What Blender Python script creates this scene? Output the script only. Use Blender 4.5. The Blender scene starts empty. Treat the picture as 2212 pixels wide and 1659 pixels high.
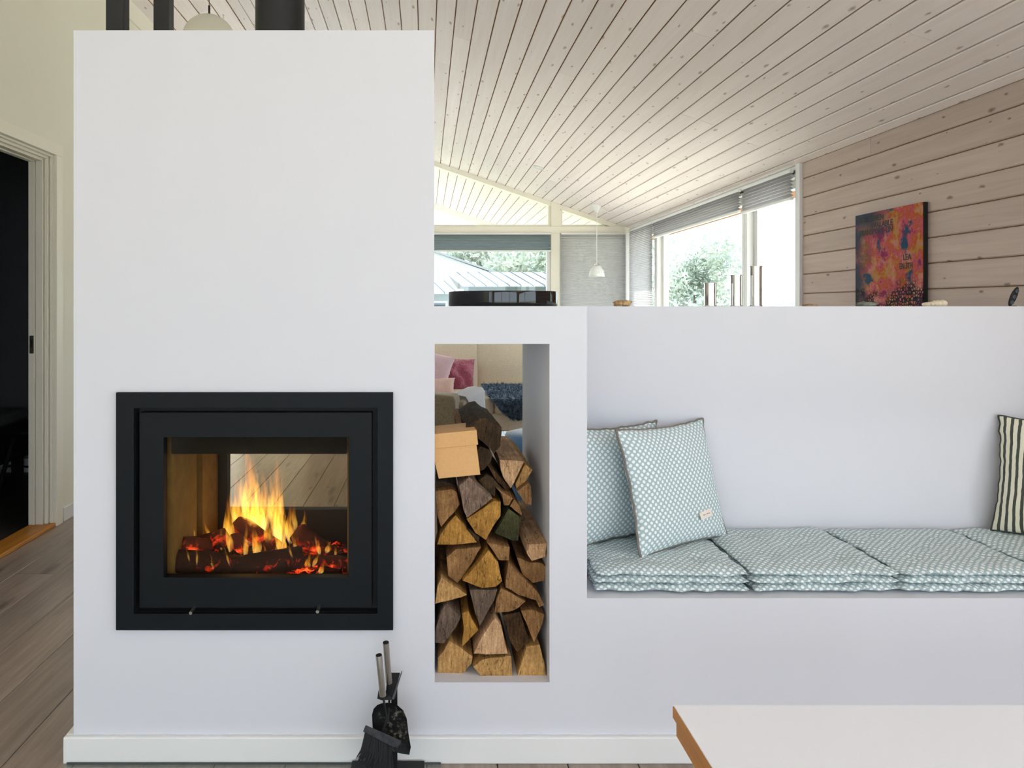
import bpy, bmesh, math, random
from mathutils import Vector, Matrix, noise

# ------------------------------------------------------------------ camera, sky, sun, exposure
scn = bpy.context.scene
COL = scn.collection
F = 1575.0; CX = 920.0; CY = 663.0; CAMZ = 1.245
cam = bpy.data.objects.new('camera', bpy.data.cameras.new('camera'))
COL.objects.link(cam)
cam.location = (0, 0, CAMZ); cam.rotation_euler = (math.radians(90), 0, 0)
cam.data.sensor_fit = 'HORIZONTAL'; cam.data.sensor_width = 36
cam.data.lens = 36 * F / 2212.0
cam.data.shift_x = (1106 - CX) / 2212.0
cam.data.shift_y = -(829.5 - CY) / 2212.0
cam.data.clip_start = 0.02; cam.data.clip_end = 300
scn.camera = cam

world = bpy.data.worlds.new('sky'); scn.world = world; world.use_nodes = True
bg = world.node_tree.nodes['Background']
bg.inputs['Color'].default_value = (0.77, 0.885, 1.0, 1); bg.inputs['Strength'].default_value = 3.0

sun = bpy.data.objects.new('sun', bpy.data.lights.new('sun', 'SUN')); COL.objects.link(sun)
sun.data.energy = 13.0; sun.data.angle = math.radians(1.0); sun.data.color = (1.0, 0.96, 0.91)
sun.rotation_euler = (math.radians(-28), math.radians(30), 0)

vs = scn.view_settings
scn.display_settings.display_device = 'sRGB'
vs.view_transform = 'Standard'; vs.look = 'None'; vs.gamma = 1.0; vs.use_curve_mapping = False
vs.exposure = 0.47
scn.cycles.use_adaptive_sampling = True; scn.cycles.adaptive_threshold = 0.03
scn.cycles.max_bounces = 7; scn.cycles.diffuse_bounces = 5; scn.cycles.glossy_bounces = 3; scn.cycles.transparent_max_bounces = 16

def portal(loc, rot, sx, sy):
    l = bpy.data.lights.new('window_portal', 'AREA'); l.shape = 'RECTANGLE'; l.size = sx; l.size_y = sy
    l.cycles.is_portal = True
    o = bpy.data.objects.new('window_portal', l); COL.objects.link(o); o.location = loc; o.rotation_euler = rot
    return o
R90 = math.pi / 2
LX, RX, YF, YB = -2.11, 2.50, 8.90, -2.6            # side walls, far wall, wall behind the camera
RIDX, SL = -1.52, 0.344
ZR = CAMZ + 1.81 + SL * 1.52                         # ridge height
def ceil_z(x): return ZR - SL * abs(x - RIDX)
BWX0, BWX1, BWZ0, BWZ1 = -1.9, 2.3, 0.10, 2.20       # glazing behind the camera
LWY0, LWY1, LWZ0, LWZ1 = -2.2, -1.3, 0.60, 2.20       # glazing beside the camera
portal(((BWX0+BWX1)/2, YB-0.02, (BWZ0+BWZ1)/2), (R90, 0, math.pi), BWX1-BWX0, BWZ1-BWZ0)
portal((LX-0.02, (LWY0+LWY1)/2, (LWZ0+LWZ1)/2), (R90, 0, -R90), LWY1-LWY0, LWZ1-LWZ0)
QWY0, QWY1, QWZ0, QWZ1 = -2.3, 1.2, 0.30, 1.95        # window in the boarded wall beside the viewer
portal((RX+0.10, (QWY0+QWY1)/2, (QWZ0+QWZ1)/2), (R90, 0, R90), QWY1-QWY0, QWZ1-QWZ0)
VWY0, VWY1 = 5.7, 8.75                               # unseen glazing added to brighten the living room
portal((LX-0.02, (VWY0+VWY1)/2, 1.25), (R90, 0, -R90), VWY1-VWY0, 2.1)
portal((RX+0.14, 6.38, 1.35), (R90, 0, R90), 3.1, 1.7)
portal((0.55, YF+0.12, 1.6), (R90, 0, 0), 2.2, 3.0)

# ------------------------------------------------------------------ helpers
rnd = random.Random(7)
def W(px, py, Y): return Vector(((px-CX)*Y/F, Y, CAMZ-(py-CY)*Y/F))
def lin(*c):
    if len(c) == 1: c = c[0]
    return tuple(((v/255)/12.92 if v/255 <= 0.04045 else ((v/255+0.055)/1.055)**2.4) for v in c) + (1.0,)

class NT:
    def __init__(s, name):
        s.m = bpy.data.materials.new(name); s.m.use_nodes = True
        s.t = s.m.node_tree; s.N = s.t.nodes; s.L = s.t.links
        s.b = s.N['Principled BSDF']; s.out = s.N['Material Output']
    def n(s, typ, **kw):
        nd = s.N.new(typ)
        for k, v in kw.items():
            if k.startswith('i_'):
                key = k[2:]; key = int(key) if key.isdigit() else key.replace('_', ' ')
                s.set(nd, key, v)
            else: setattr(nd, k, v)
        return nd
    def set(s, nd, key, v):
        if hasattr(v, 'is_output') or isinstance(v, bpy.types.NodeSocket): s.L.new(v, nd.inputs[key])
        else: nd.inputs[key].default_value = v
    def bs(s, key, v): s.set(s.b, key, v)
    def ramp(s, fac, stops, interp='LINEAR'):
        r = s.n('ShaderNodeValToRGB'); r.color_ramp.interpolation = interp
        e = r.color_ramp.elements
        while len(e) < len(stops): e.new(0.5)
        for el, (p, c) in zip(e, stops): el.position = p; el.color = c
        s.L.new(fac, r.inputs[0]); return r.outputs[0]
    def math(s, op, a, b=None, c=None, clamp=False):
        nd = s.n('ShaderNodeMath', operation=op); nd.use_clamp = clamp
        for i, v in enumerate((a, b, c)):
            if v is not None: s.set(nd, i, v)
        return nd.outputs[0]
    def mix(s, fac, a, b, blend='MIX'):
        nd = s.n('ShaderNodeMix', data_type='RGBA', blend_type=blend)
        s.set(nd, 0, fac); s.set(nd, 6, a); s.set(nd, 7, b); return nd.outputs[2]
    def noise(s, vec, scale, detail=3, rough=0.55, out=0, dist=0.0):
        nd = s.n('ShaderNodeTexNoise'); nd.inputs['Scale'].default_value = scale
        nd.inputs['Detail'].default_value = detail; nd.inputs['Roughness'].default_value = rough
        nd.inputs['Distortion'].default_value = dist
        if vec is not None: s.L.new(vec, nd.inputs['Vector'])
        return nd.outputs[out]
    def mapping(s, vec, scale=(1,1,1), rot=(0,0,0), loc=(0,0,0)):
        nd = s.n('ShaderNodeMapping'); s.L.new(vec, nd.inputs['Vector'])
        for k, v in (('Scale', scale), ('Rotation', rot), ('Location', loc)):
            s.set(nd, k, v)
        return nd.outputs[0]
    def coord(s, k='Object'): return s.n('ShaderNodeTexCoord').outputs[k]
    def bump(s, h, strength=0.3, dist=0.01):
        nd = s.n('ShaderNodeBump'); nd.inputs['Strength'].default_value = strength; nd.inputs['Distance'].default_value = dist
        s.L.new(h, nd.inputs['Height']); s.L.new(nd.outputs[0], s.b.inputs['Normal'])

def plain(name, c, rough=0.5, metal=0.0, spec=0.5, bump=None, var=0.0, vscale=20):
    t = NT(name); t.bs('Roughness', rough); t.bs('Metallic', metal); t.bs('Specular IOR Level', spec)
    v = t.coord()
    if var:
        nz = t.noise(v, vscale, 4)
        t.bs('Base Color', t.ramp(nz, [(0.3, tuple(x*(1-var) for x in c[:3])+(1,)), (0.7, tuple(min(1, x*(1+var)) for x in c[:3])+(1,))]))
    else: t.bs('Base Color', c)
    if bump: t.bump(t.noise(v, bump[0], 3), bump[1], bump[2] if len(bump) > 2 else 0.004)
    return t.m

def wood(name, c1, c2, knot=None, knotsize=0.10, rough=0.6, gx=45, gy=1.6, ks=(7.5, 2.2), vary=0.10, grainmix=1.0, spec=0.4):
    t = NT(name); t.bs('Roughness', rough); t.bs('Specular IOR Level', spec)
    v = t.coord(); oi = t.n('ShaderNodeObjectInfo')
    off = t.n('ShaderNodeVectorMath', operation='SCALE'); off.inputs[0].default_value = (13.7, 41.3, 7.9); t.L.new(oi.outputs['Random'], off.inputs['Scale'])
    ad = t.n('ShaderNodeVectorMath', operation='ADD'); t.L.new(v, ad.inputs[0]); t.L.new(off.outputs[0], ad.inputs[1])
    p = ad.outputs[0]
    g = t.noise(t.mapping(p, (gx, gy, gx)), 1.0, 4, 0.65, dist=0.6)
    g2 = t.noise(t.mapping(p, (gx*0.15, gy*0.5, gx*0.15)), 1.0, 2)
    col = t.ramp(t.math('ADD', t.math('MULTIPLY', g, 0.65), t.math('MULTIPLY', g2, 0.35)), [(0.5-0.22/grainmix, c2), (0.5+0.2/grainmix, c1)])
    if knot is not None:
        vor = t.n('ShaderNodeTexVoronoi', feature='F1', voronoi_dimensions='2D'); vor.inputs['Scale'].default_value = 1.0; vor.inputs['Randomness'].default_value = 1.0
        wob = t.noise(p, 30, 2, out=1)
        vm = t.n('ShaderNodeVectorMath', operation='SCALE'); vm.inputs['Scale'].default_value = 0.10; t.L.new(wob, vm.inputs[0])
        va = t.n('ShaderNodeVectorMath', operation='ADD'); t.L.new(t.mapping(p, (ks[0], ks[1], ks[0])), va.inputs[0]); t.L.new(vm.outputs[0], va.inputs[1])
        t.L.new(va.outputs[0], vor.inputs['Vector'])
        sp = t.n('ShaderNodeSeparateColor'); t.L.new(vor.outputs['Color'], sp.inputs[0])
        lim = t.math('MULTIPLY', sp.outputs[0], knotsize)
        k = t.math('SUBTRACT', 1.0, t.math('DIVIDE', vor.outputs['Distance'], t.math('ADD', lim, 0.012)), clamp=True)
        col = t.mix(t.math('MULTIPLY', t.math('POWER', k, 0.6), 0.85), col, knot)
    hs = t.n('ShaderNodeHueSaturation'); t.L.new(col, hs.inputs['Color'])
    t.L.new(t.math('ADD', 1.0-vary/2, t.math('MULTIPLY', oi.outputs['Random'], vary)), hs.inputs['Value'])
    t.bs('Base Color', hs.outputs[0])
    return t.m

def emit(name, c, s):
    t = NT(name); t.bs('Base Color', c); t.bs('Emission Color', c); t.bs('Emission Strength', s); return t.m

def pane_mat(name, tint=(1,1,1,1), gloss=0.08, rough=0.02):
    t = NT(name); t.N.remove(t.b)
    a = t.n('ShaderNodeBsdfTransparent'); a.inputs[0].default_value = tint
    g = t.n('ShaderNodeBsdfGlossy'); g.inputs['Roughness'].default_value = rough
    mx = t.n('ShaderNodeMixShader'); mx.inputs[0].default_value = gloss
    t.L.new(a.outputs[0], mx.inputs[1]); t.L.new(g.outputs[0], mx.inputs[2]); t.L.new(mx.outputs[0], t.out.inputs[0])
    return t.m

# objects -----------------------------------------------------------
def tag(o, label=None, cat=None, group=None, kind=None):
    if label: o['label'] = label
    if cat: o['category'] = cat
    if group: o['group'] = group
    if kind: o['kind'] = kind
    return o
def thing(name, label, cat, loc=(0,0,0), rot=(0,0,0), group=None, kind=None):
    o = bpy.data.objects.new(name, None); COL.objects.link(o); o.location = loc; o.rotation_euler = rot
    o.empty_display_size = 0.05
    return tag(o, label, cat, group, kind)
def link(name, me, mat, parent=None, loc=None, rot=None, world=False):
    o = bpy.data.objects.new(name, me); COL.objects.link(o)
    if mat is not None and len(me.materials) == 0: me.materials.append(mat)
    if parent: o.parent = parent
    if loc is not None: o.location = loc
    if rot is not None: o.rotation_euler = rot
    if world and parent: o.location = -Vector(parent.location)     # vertices given in room coordinates, parent unrotated
    return o
def obj(name, bm, mat, parent=None, loc=None, rot=None, smooth=False, world=False, auto=None, bevel=0):
    me = bpy.data.meshes.new(name)
    bmesh.ops.recalc_face_normals(bm, faces=bm.faces)
    bm.to_mesh(me); bm.free()
    if smooth:
        for p in me.polygons: p.use_smooth = True
    if auto is not None:
        for p in me.polygons: p.use_smooth = True
        me.set_sharp_from_angle(angle=math.radians(auto))
    o = link(name, me, mat, parent, loc, rot, world)
    if bevel:
        b = o.modifiers.new('bevel', 'BEVEL'); b.width = bevel; b.segments = 2; b.limit_method = 'ANGLE'
    return o
def letters(cu, mat, parent, name='lettering'):
    tmp = bpy.data.objects.new('tmp', cu); COL.objects.link(tmp); bpy.context.view_layer.update()
    me = bpy.data.meshes.new_from_object(tmp.evaluated_get(bpy.context.evaluated_depsgraph_get()))
    bpy.data.objects.remove(tmp); me.materials.clear()
    return link(name, me, mat, parent)
def B(): return bmesh.new()
def box(bm, x0, x1, y0, y1, z0, z1):
    v = [bm.verts.new(p) for p in ((x0,y0,z0),(x1,y0,z0),(x1,y1,z0),(x0,y1,z0),(x0,y0,z1),(x1,y0,z1),(x1,y1,z1),(x0,y1,z1))]
    for f in ((0,3,2,1),(4,5,6,7),(0,1,5,4),(1,2,6,5),(2,3,7,6),(3,0,4,7)): bm.faces.new([v[i] for i in f])
    return bm
def bx(*a): return box(B(), *a)
def ring(bm, x0, x1, z0, z1, ix0, ix1, iz0, iz1, y0, y1):
    box(bm, x0, x1, y0, y1, iz1, z1); box(bm, x0, x1, y0, y1, z0, iz0)
    box(bm, x0, ix0, y0, y1, iz0, iz1); box(bm, ix1, x1, y0, y1, iz0, iz1); return bm
def frame_ring(bm, o, i, y0, y1):
    """seamless rectangular ring; o,i = (x0,x1,z0,z1)"""
    def loop(r, y): return [bm.verts.new(p) for p in ((r[0],y,r[2]),(r[1],y,r[2]),(r[1],y,r[3]),(r[0],y,r[3]))]
    a, b, c, d = loop(o, y0), loop(i, y0), loop(i, y1), loop(o, y1)
    for p, q in ((a,b),(b,c),(c,d),(d,a)):
        for k in range(4): bm.faces.new((p[k], p[(k+1)%4], q[(k+1)%4], q[k]))
    return bm
def prism(bm, poly, fn):
    """poly of 2-D points; fn(p, s) -> 3-D point with s in (0,1)"""
    a = [bm.verts.new(fn(p, 0)) for p in poly]; b = [bm.verts.new(fn(p, 1)) for p in poly]
    bm.faces.new(a); bm.faces.new(b[::-1])
    n = len(poly)
    for i in range(n): bm.faces.new((a[i], b[i], b[(i+1)%n], a[(i+1)%n]))
    return bm
def tube(bm, pts, r, seg=10, cap=True):
    pts = [Vector(p) for p in pts]; n = len(pts)
    rs = r if isinstance(r, (list, tuple)) else [r]*n
    rings = []
    up = None
    for i, p in enumerate(pts):
        d = (pts[min(i+1, n-1)] - pts[max(i-1, 0)]).normalized()
        if up is None: up = Vector((0,0,1)) if abs(d.z) < 0.9 else Vector((1,0,0))
        a = d.cross(up).normalized(); b = d.cross(a).normalized(); up = -b if False else up
        rings.append([bm.verts.new(p + (a*math.cos(t)+b*math.sin(t))*rs[i]) for t in [2*math.pi*k/seg for k in range(seg)]])
    for i in range(n-1):
        for k in range(seg): bm.faces.new((rings[i][k], rings[i][(k+1)%seg], rings[i+1][(k+1)%seg], rings[i+1][k]))
    if cap: bm.faces.new(rings[0]); bm.faces.new(rings[-1])
    return bm
def lathe(bm, prof, seg=32, c=(0,0,0), closed=False):
    rings = []
    for r, z in prof:
        if r < 1e-6: rings.append([bm.verts.new((c[0], c[1], c[2]+z))])
        else: rings.append([bm.verts.new((c[0]+r*math.cos(2*math.pi*k/seg), c[1]+r*math.sin(2*math.pi*k/seg), c[2]+z)) for k in range(seg)])
    prs = list(zip(rings, rings[1:])) + ([(rings[-1], rings[0])] if closed else [])
    for a, b in prs:
        for k in range(seg):
            k2 = (k+1) % seg
            if len(a) == 1 and len(b) == 1: continue
            if len(a) == 1: bm.faces.new((a[0], b[k], b[k2]))
            elif len(b) == 1: bm.faces.new((a[k], b[0], a[k2]))
            else: bm.faces.new((a[k], b[k], b[k2], a[k2]))
    return bm
def blob(bm, c, r, seed=0, amp=0.2, freq=2.0, seg=(18, 12), flat=None):
    c = Vector(c); r = Vector(r)
    rows = []
    for i in range(seg[1]+1):
        ph = math.pi*i/seg[1]; row = []
        for k in range(seg[0] if 0 < i < seg[1] else 1):
            th = 2*math.pi*k/seg[0]
            d = Vector((math.sin(ph)*math.cos(th), math.sin(ph)*math.sin(th), math.cos(ph)))
            s = 1 + amp*noise.noise(d*freq + Vector((seed*3.1, seed*1.7, seed)))
            p = Vector((d.x*r.x, d.y*r.y, d.z*r.z))*s
            if flat is not None and p.z < flat: p.z = flat
            row.append(bm.verts.new(c+p))
        rows.append(row)
    for a, b in zip(rows, rows[1:]):
        n = max(len(a), len(b))
        for k in range(n):
            if len(a) == 1: bm.faces.new((a[0], b[k], b[(k+1)%n]))
            elif len(b) == 1: bm.faces.new((a[k], b[0], a[(k+1)%n]))
            else: bm.faces.new((a[k], b[k], b[(k+1)%n], a[(k+1)%n]))
    return bm

# ------------------------------------------------------------------ materials
M = {}
M['plaster'] = plain('white_plaster', (0.70, 0.703, 0.745, 1), 0.75, spec=0.25)
M['warm_tint_wall'] = plain('warm_tinted_white', (0.87, 0.85, 0.73, 1), 0.75, spec=0.25)  # white wall tinted cream, warm light put into its colour
M['white'] = plain('white_lacquer', (0.82, 0.82, 0.80, 1), 0.4)
M['cream'] = plain('cream_lacquer', (0.90, 0.865, 0.74, 1), 0.4)
M['ceil'] = wood('whitewashed_pine_ceiling', lin(249,241,238), lin(238,227,221), lin(150,130,110), 0.085, gx=40, ks=(9, 3.0), vary=0.10)
M['ceilback'] = plain('pine_groove', lin(138, 98, 56), 0.8)
M['wallwood'] = wood('whitewashed_pine_wall', lin(204,185,173), lin(178,157,146), lin(92,72,52), 0.075, gx=36, ks=(8, 3.4), vary=0.12)
M['floor'] = wood('grey_oak_floor', lin(168,152,140), lin(120,105,95), lin(78,66,57), 0.12, rough=0.30, gx=50, gy=2.6, ks=(5, 0.9), vary=0.18, spec=0.5)
M['floorback'] = plain('floor_joint', lin(60, 52, 46), 0.8)
M['oak'] = wood('oiled_oak', lin(206,142,58), lin(160,98,32), None, rough=0.4, gx=60, gy=2)
M['steel_black'] = plain('black_steel', lin(20, 22, 25), 0.45, 0.0)
M['frame_black'] = plain('graphite_frame', lin(16, 20, 24), 0.55, 0.0, 0.2)
M['door_black'] = plain('graphite_door', lin(15, 19, 22), 0.55, 0.0, 0.2)
M['black'] = plain('matt_black', lin(16, 16, 17), 0.7)
M['gloss_black'] = plain('gloss_black', lin(8, 9, 11), 0.04, spec=0.6)
M['chrome'] = plain('polished_steel', (0.72, 0.70, 0.66, 1), 0.07, 1.0)
M['brushed'] = plain('brushed_steel', (0.55, 0.53, 0.50, 1), 0.28, 1.0)
M['pane'] = pane_mat('window_glass', (0.95, 0.97, 0.96, 1), 0.05, 0.0)
M['stoveglass'] = pane_mat('stove_glass', (0.92, 0.88, 0.80, 1), 0.006, 0.01)
M['hearthglass'] = pane_mat('hearth_glass', (0.90, 0.94, 0.92, 1), 0.10, 0.0)
M['glassedge'] = plain('glass_edge', lin(40, 70, 74), 0.1)
M['kraft'] = plain('kraft_card', lin(214, 166, 108), 0.75, bump=(300, 0.1), var=0.04, vscale=120)
M['grass'] = plain('grass_ground', lin(140, 144, 122), 0.9, var=0.15, vscale=0.8)

def fabric(name, c, weave=900, var=0.12):
    t = NT(name); t.bs('Roughness', 0.9); t.bs('Specular IOR Level', 0.15); t.bs('Sheen Weight', 0.3)
    v = t.coord()
    a = t.noise(t.mapping(v, (weave, weave*0.15, weave)), 1.0, 2); b = t.noise(t.mapping(v, (weave*0.15, weave, weave*0.15)), 1.0, 2)
    s = t.math('ADD', a, b)
    t.bs('Base Color', t.ramp(t.math('MULTIPLY', s, 0.5), [(0.35, tuple(x*(1-var*2) for x in c[:3])+(1,)), (0.65, tuple(min(1, x*(1+var)) for x in c[:3])+(1,))]))
    t.bump(s, 0.15, 0.002)
    return t.m
M['beige'] = fabric('beige_linen', lin(226, 212, 188))
M['taupe'] = fabric('taupe_weave', lin(150, 138, 116), 500, 0.2)
M['pink'] = fabric('pale_pink_cotton', lin(226, 196, 204))
M['blush'] = fabric('blush_cotton', lin(220, 186, 176))
M['sunlit_arm'] = fabric('sunlit_arm_white', lin(236, 236, 240))  # white stands for sunlight on the armchair arm
M['charcoal_piping'] = plain('charcoal_piping', lin(70, 70, 68), 0.85)
M['taupe_edge'] = plain('taupe_edging', lin(126, 118, 108), 0.85)
t = NT('magenta_satin'); t.bs('Base Color', lin(160, 66, 92)); t.bs('Roughness', 0.32); t.bs('Sheen Weight', 0.5); t.bump(t.noise(t.coord(), 14, 4, dist=1.5), 0.6, 0.05); M['satin'] = t.m
t = NT('blue_velvet'); t.bs('Base Color', lin(40, 110, 165)); t.bs('Roughness', 0.5); t.bs('Sheen Weight', 1.0); M['velvet'] = t.m
t = NT('sheepskin_fur'); v = t.coord()
t.bs('Base Color', t.ramp(t.noise(v, 45, 3), [(0.35, lin(30, 40, 56)), (0.65, lin(104, 126, 150))])); t.bs('Roughness', 0.8); M['fur'] = t.m

def dots(name, base, dot, s=0.0142, r=0.335):
    t = NT(name); t.bs('Roughness', 0.85); t.bs('Specular IOR Level', 0.2)
    uv = t.coord('UV')
    wob = t.noise(uv, 9, 2, out=1)
    sc = t.n('ShaderNodeVectorMath', operation='SCALE'); sc.inputs['Scale'].default_value = 0.008; t.L.new(wob, sc.inputs[0])
    ad = t.n('ShaderNodeVectorMath', operation='ADD'); t.L.new(uv, ad.inputs[0]); t.L.new(sc.outputs[0], ad.inputs[1])
    p = t.mapping(ad.outputs[0], (1/s, 1/s, 0), (0, 0, math.radians(45)))
    fr = t.n('ShaderNodeVectorMath', operation='FRACTION'); t.L.new(p, fr.inputs[0])
    sb = t.n('ShaderNodeVectorMath', operation='SUBTRACT'); t.L.new(fr.outputs[0], sb.inputs[0]); sb.inputs[1].default_value = (0.5, 0.5, 0)
    ln = t.n('ShaderNodeVectorMath', operation='LENGTH'); t.L.new(sb.outputs[0], ln.inputs[0])
    k = t.ramp(ln.outputs['Value'], [(r-0.05, (1,1,1,1)), (r+0.05, (0,0,0,1))])
    t.bs('Base Color', t.mix(k, base, dot))
    t.bump(t.noise(uv, 700, 2), 0.12, 0.001)
    return t.m
M['dots'] = dots('dotted_cotton', lin(170, 188, 190), lin(238, 242, 241))
def stripes(name, p=0.029):
    t = NT(name); t.bs('Roughness', 0.85)
    uv = t.coord('UV'); sx = t.n('ShaderNodeSeparateXYZ'); t.L.new(uv, sx.inputs[0])
    w = t.math('ADD', sx.outputs[0], t.math('MULTIPLY', t.math('SUBTRACT', t.noise(uv, 22, 2), 0.5), 0.006))
    fr = t.math('FRACT', t.math('DIVIDE', w, p*0.72))
    t.bs('Base Color', t.ramp(fr, [(0.0, lin(72,74,66)), (0.40, lin(72,74,66)), (0.43, lin(232,228,204)), (0.97, lin(232,228,204))], 'CONSTANT'))
    return t.m
M['stripes'] = stripes('charcoal_striped_cotton')

def log_end(name, c1, c2, rough=0.85):
    t = NT(name); t.bs('Roughness', rough); t.bs('Specular IOR Level', 0.15)
    v = t.coord('Object'); oi = t.n('ShaderNodeObjectInfo')
    off = t.n('ShaderNodeVectorMath', operation='SCALE'); off.inputs[0].default_value = (5.7, 9.3, 7.9); t.L.new(oi.outputs['Random'], off.inputs['Scale'])
    ad = t.n('ShaderNodeVectorMath', operation='ADD'); t.L.new(v, ad.inputs[0]); t.L.new(off.outputs[0], ad.inputs[1])
    ang = t.math('MULTIPLY', oi.outputs['Random'], 3.0)
    cmb = t.n('ShaderNodeCombineXYZ'); t.L.new(ang, cmb.inputs[1])
    p = t.mapping(ad.outputs[0], (160, 6, 24)); t.L.new(cmb.outputs[0], p.node.inputs['Rotation'])
    a = t.noise(p, 1.0, 6, 0.7, dist=0.5); b = t.noise(ad.outputs[0], 14, 4, 0.6)
    s = t.math('ADD', t.math('MULTIPLY', a, 0.55), t.math('MULTIPLY', b, 0.45))
    fine = t.noise(ad.outputs[0], 170, 6, 0.75)
    s = t.math('ADD', t.math('MULTIPLY', s, 0.72), t.math('MULTIPLY', fine, 0.28))
    t.bs('Base Color', t.ramp(s, [(0.36, c2), (0.52, tuple((x+y)/2 for x, y in zip(c1, c2))), (0.62, c1)]))
    ck = t.noise(t.mapping(p, (0.35, 1, 0.22)), 1.0, 3, 0.5, dist=0.3)
    crack = t.ramp(t.math('ABSOLUTE', t.math('SUBTRACT', ck, 0.5)), [(0.0, (1,1,1,1)), (0.012, (0,0,0,1))])
    base_ = t.b.inputs['Base Color'].links[0].from_socket
    t.bs('Base Color', t.mix(t.math('MULTIPLY', crack, 0.75), base_, tuple(x*0.25 for x in c2[:3])+(1,)))
    t.bump(t.math('ADD', a, t.math('MULTIPLY', fine, 0.6)), 0.6, 0.005)
    return t.m
LOGM = {
 'tan': log_end('split_log_tan', lin(230,183,116), lin(130,88,48)),
 'yellow': log_end('split_log_yellow', lin(219,163,80), lin(112,74,30)),
 'brown': log_end('split_log_brown', lin(183,138,89), lin(92,62,36)),
 'pale': log_end('split_log_pale', lin(248,206,159), lin(150,108,72)),
 'grey': log_end('split_log_grey', lin(138,116,98), lin(70,56,46)),
 'bark': log_end('log_bark_dark', lin(92,72,50), lin(30,22,15)),
 'barkgrey': log_end('log_bark_grey', lin(168,141,120), lin(64,48,40)),
 'green': log_end('log_bark_green', lin(94,92,58), lin(38,36,24)),
 'char': log_end('log_charred', lin(110,80,48), lin(14,12,11)),
}

# ------------------------------------------------------------------ the shell: floor, ceiling, walls
_pm = {}
def plank_mesh(w, l, t, ch):
    k = (round(w,4), round(l,3), t, ch)
    if k not in _pm:
        bm = B()
        prism(bm, [(-w/2+ch,0),(w/2-ch,0),(w/2,ch),(w/2,t),(-w/2,t),(-w/2,ch)], lambda p, s: (p[0], s*l, p[1]))
        bmesh.ops.recalc_face_normals(bm, faces=bm.faces)
        me = bpy.data.meshes.new('plank'); bm.to_mesh(me); bm.free(); _pm[k] = me
    return _pm[k]
def segs(y0, y1, lens, first, gap):
    out = []; y = y0; n = first
    while y < y1 - 1e-4:
        l = min(n, y1 - y)
        if y1 - y - l < 0.25: l = y1 - y
        l = round(l, 2); out.append((y, l-gap)); y += l; n = rnd.choice(lens)
    return out

floor = obj('floor', bx(LX-0.12, RX+0.02, YB, YF+0.02, -0.12, -0.004), M['floorback'])
tag(floor, 'grey-brown oak plank floor running away from the viewer', 'floor', kind='structure')
PW = 0.192; i = 0; x = LX
while x < RX - 0.01:
    w = min(PW, RX - x)
    for y, l in segs(YB, YF, [2.0, 2.4], [0.8, 1.6, 2.2][i % 3], 0.002):
        p = link('plank', plank_mesh(w-0.0025, l, 0.012, 0.0015), M['floor'], floor, (x+w/2, y, 0.0), (0, math.pi, 0))
        p.location.y = y
    x += PW; i += 1

ceiling = thing('ceiling', 'sloping whitewashed pine board ceiling with dark grooves', 'ceiling', kind='structure')
th = math.atan(SL); BW = 0.113
def slab(bm, xa, xb, y0, y1, lift, t):
    prism(bm, [(xa, ceil_z(xa)+lift), (xb, ceil_z(xb)+lift), (xb, ceil_z(xb)+lift+t), (xa, ceil_z(xa)+lift+t)], lambda p, s: (p[0], y0+(y1-y0)*s, p[1])); return bm
bm = B(); slab(bm, RIDX, RX+0.35, YB-0.1, YF+3.5, 0.011, 0.15); slab(bm, LX-0.3, RIDX, YB-0.1, YF+3.5, 0.011, 0.15)
obj('backing', bm, M['ceilback'], ceiling)
wslope = BW/math.cos(th) - 0.0075
n_r = int(math.ceil((RX-RIDX)/BW))
for i in range(n_r):
    xc = RIDX + (i+0.5)*BW; w = wslope
    if i == n_r-1:
        x1 = RX - (RIDX + i*BW); xc = RIDX + i*BW + x1/2; w = x1/math.cos(th) - 0.0075
    for y, l in segs(YB, YF, [4.2, 3.6, 4.8], [3.1, 4.4, 5.6, 3.7, 5.0, 2.6, 4.0][i*3 % 7], 0.002):
        link('plank', plank_mesh(w, l, 0.012, 0.004), M['ceil'], ceiling, (xc, y, ceil_z(xc)), (0, th, 0))
for i in range(6):
    xc = RIDX - (i+0.5)*BW
    if xc - BW/2 < LX: 
        continue
    for y, l in segs(YB, YF, [4.2, 3.6, 4.8], [3.3, 4.6, 5.2][i % 3], 0.002):
        link('plank', plank_mesh(wslope, l, 0.012, 0.004), M['ceil'], ceiling, (xc, y, ceil_z(xc)), (0, -th, 0))
sof = thing('roof_soffit', 'pine boarded soffit of the covered terrace outside the gable window', 'soffit', kind='structure')
for i in range(8, n_r+2):
    xc = RIDX + (i+0.5)*BW
    link('plank', plank_mesh(wslope, 3.36, 0.012, 0.004), M['ceil'], sof, (xc, YF+0.12, ceil_z(xc)-0.002), (0, th, 0))
obj('fascia', slab(B(), RIDX, RX+0.35, YF+3.48, YF+3.53, -0.10, 0.30), M['white'], sof)

# partition: fireplace block, firewood niche, bench and its back wall
k2 = 2.0/F
FX0, FX1, FZ = (159-CX)*k2, (938-CX)*k2, CAMZ+(CY-65.5)*k2
SHZ = CAMZ + 0.0020                                    # shelf height
NX0, NX1, NZ0, NZ1 = (939-CX)*k2, (1187-CX)*k2, CAMZ-(1474-CY)*k2, CAMZ-(743-CY)*k2
SX1 = (1268-CX)*k2
PY0, PY1 = 2.0, 2.56
IX0, IX1, IZ0, IZ1 = -0.815, -0.115, 0.382, 0.995      # hole for the stove
wf = B(); frame_ring(wf, (FX0, FX1, 0, FZ), (IX0, IX1, IZ0, IZ1), PY0, PY1)
wall_fire = obj('wall_fireplace', wf, M['plaster'])
tag(wall_fire, 'tall white plastered chimney block with the stove built in', 'wall', kind='structure')
wn = B(); frame_ring(wn, (FX1, SX1, 0, SHZ), (NX0, NX1, NZ0, NZ1), PY0, PY1)
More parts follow.
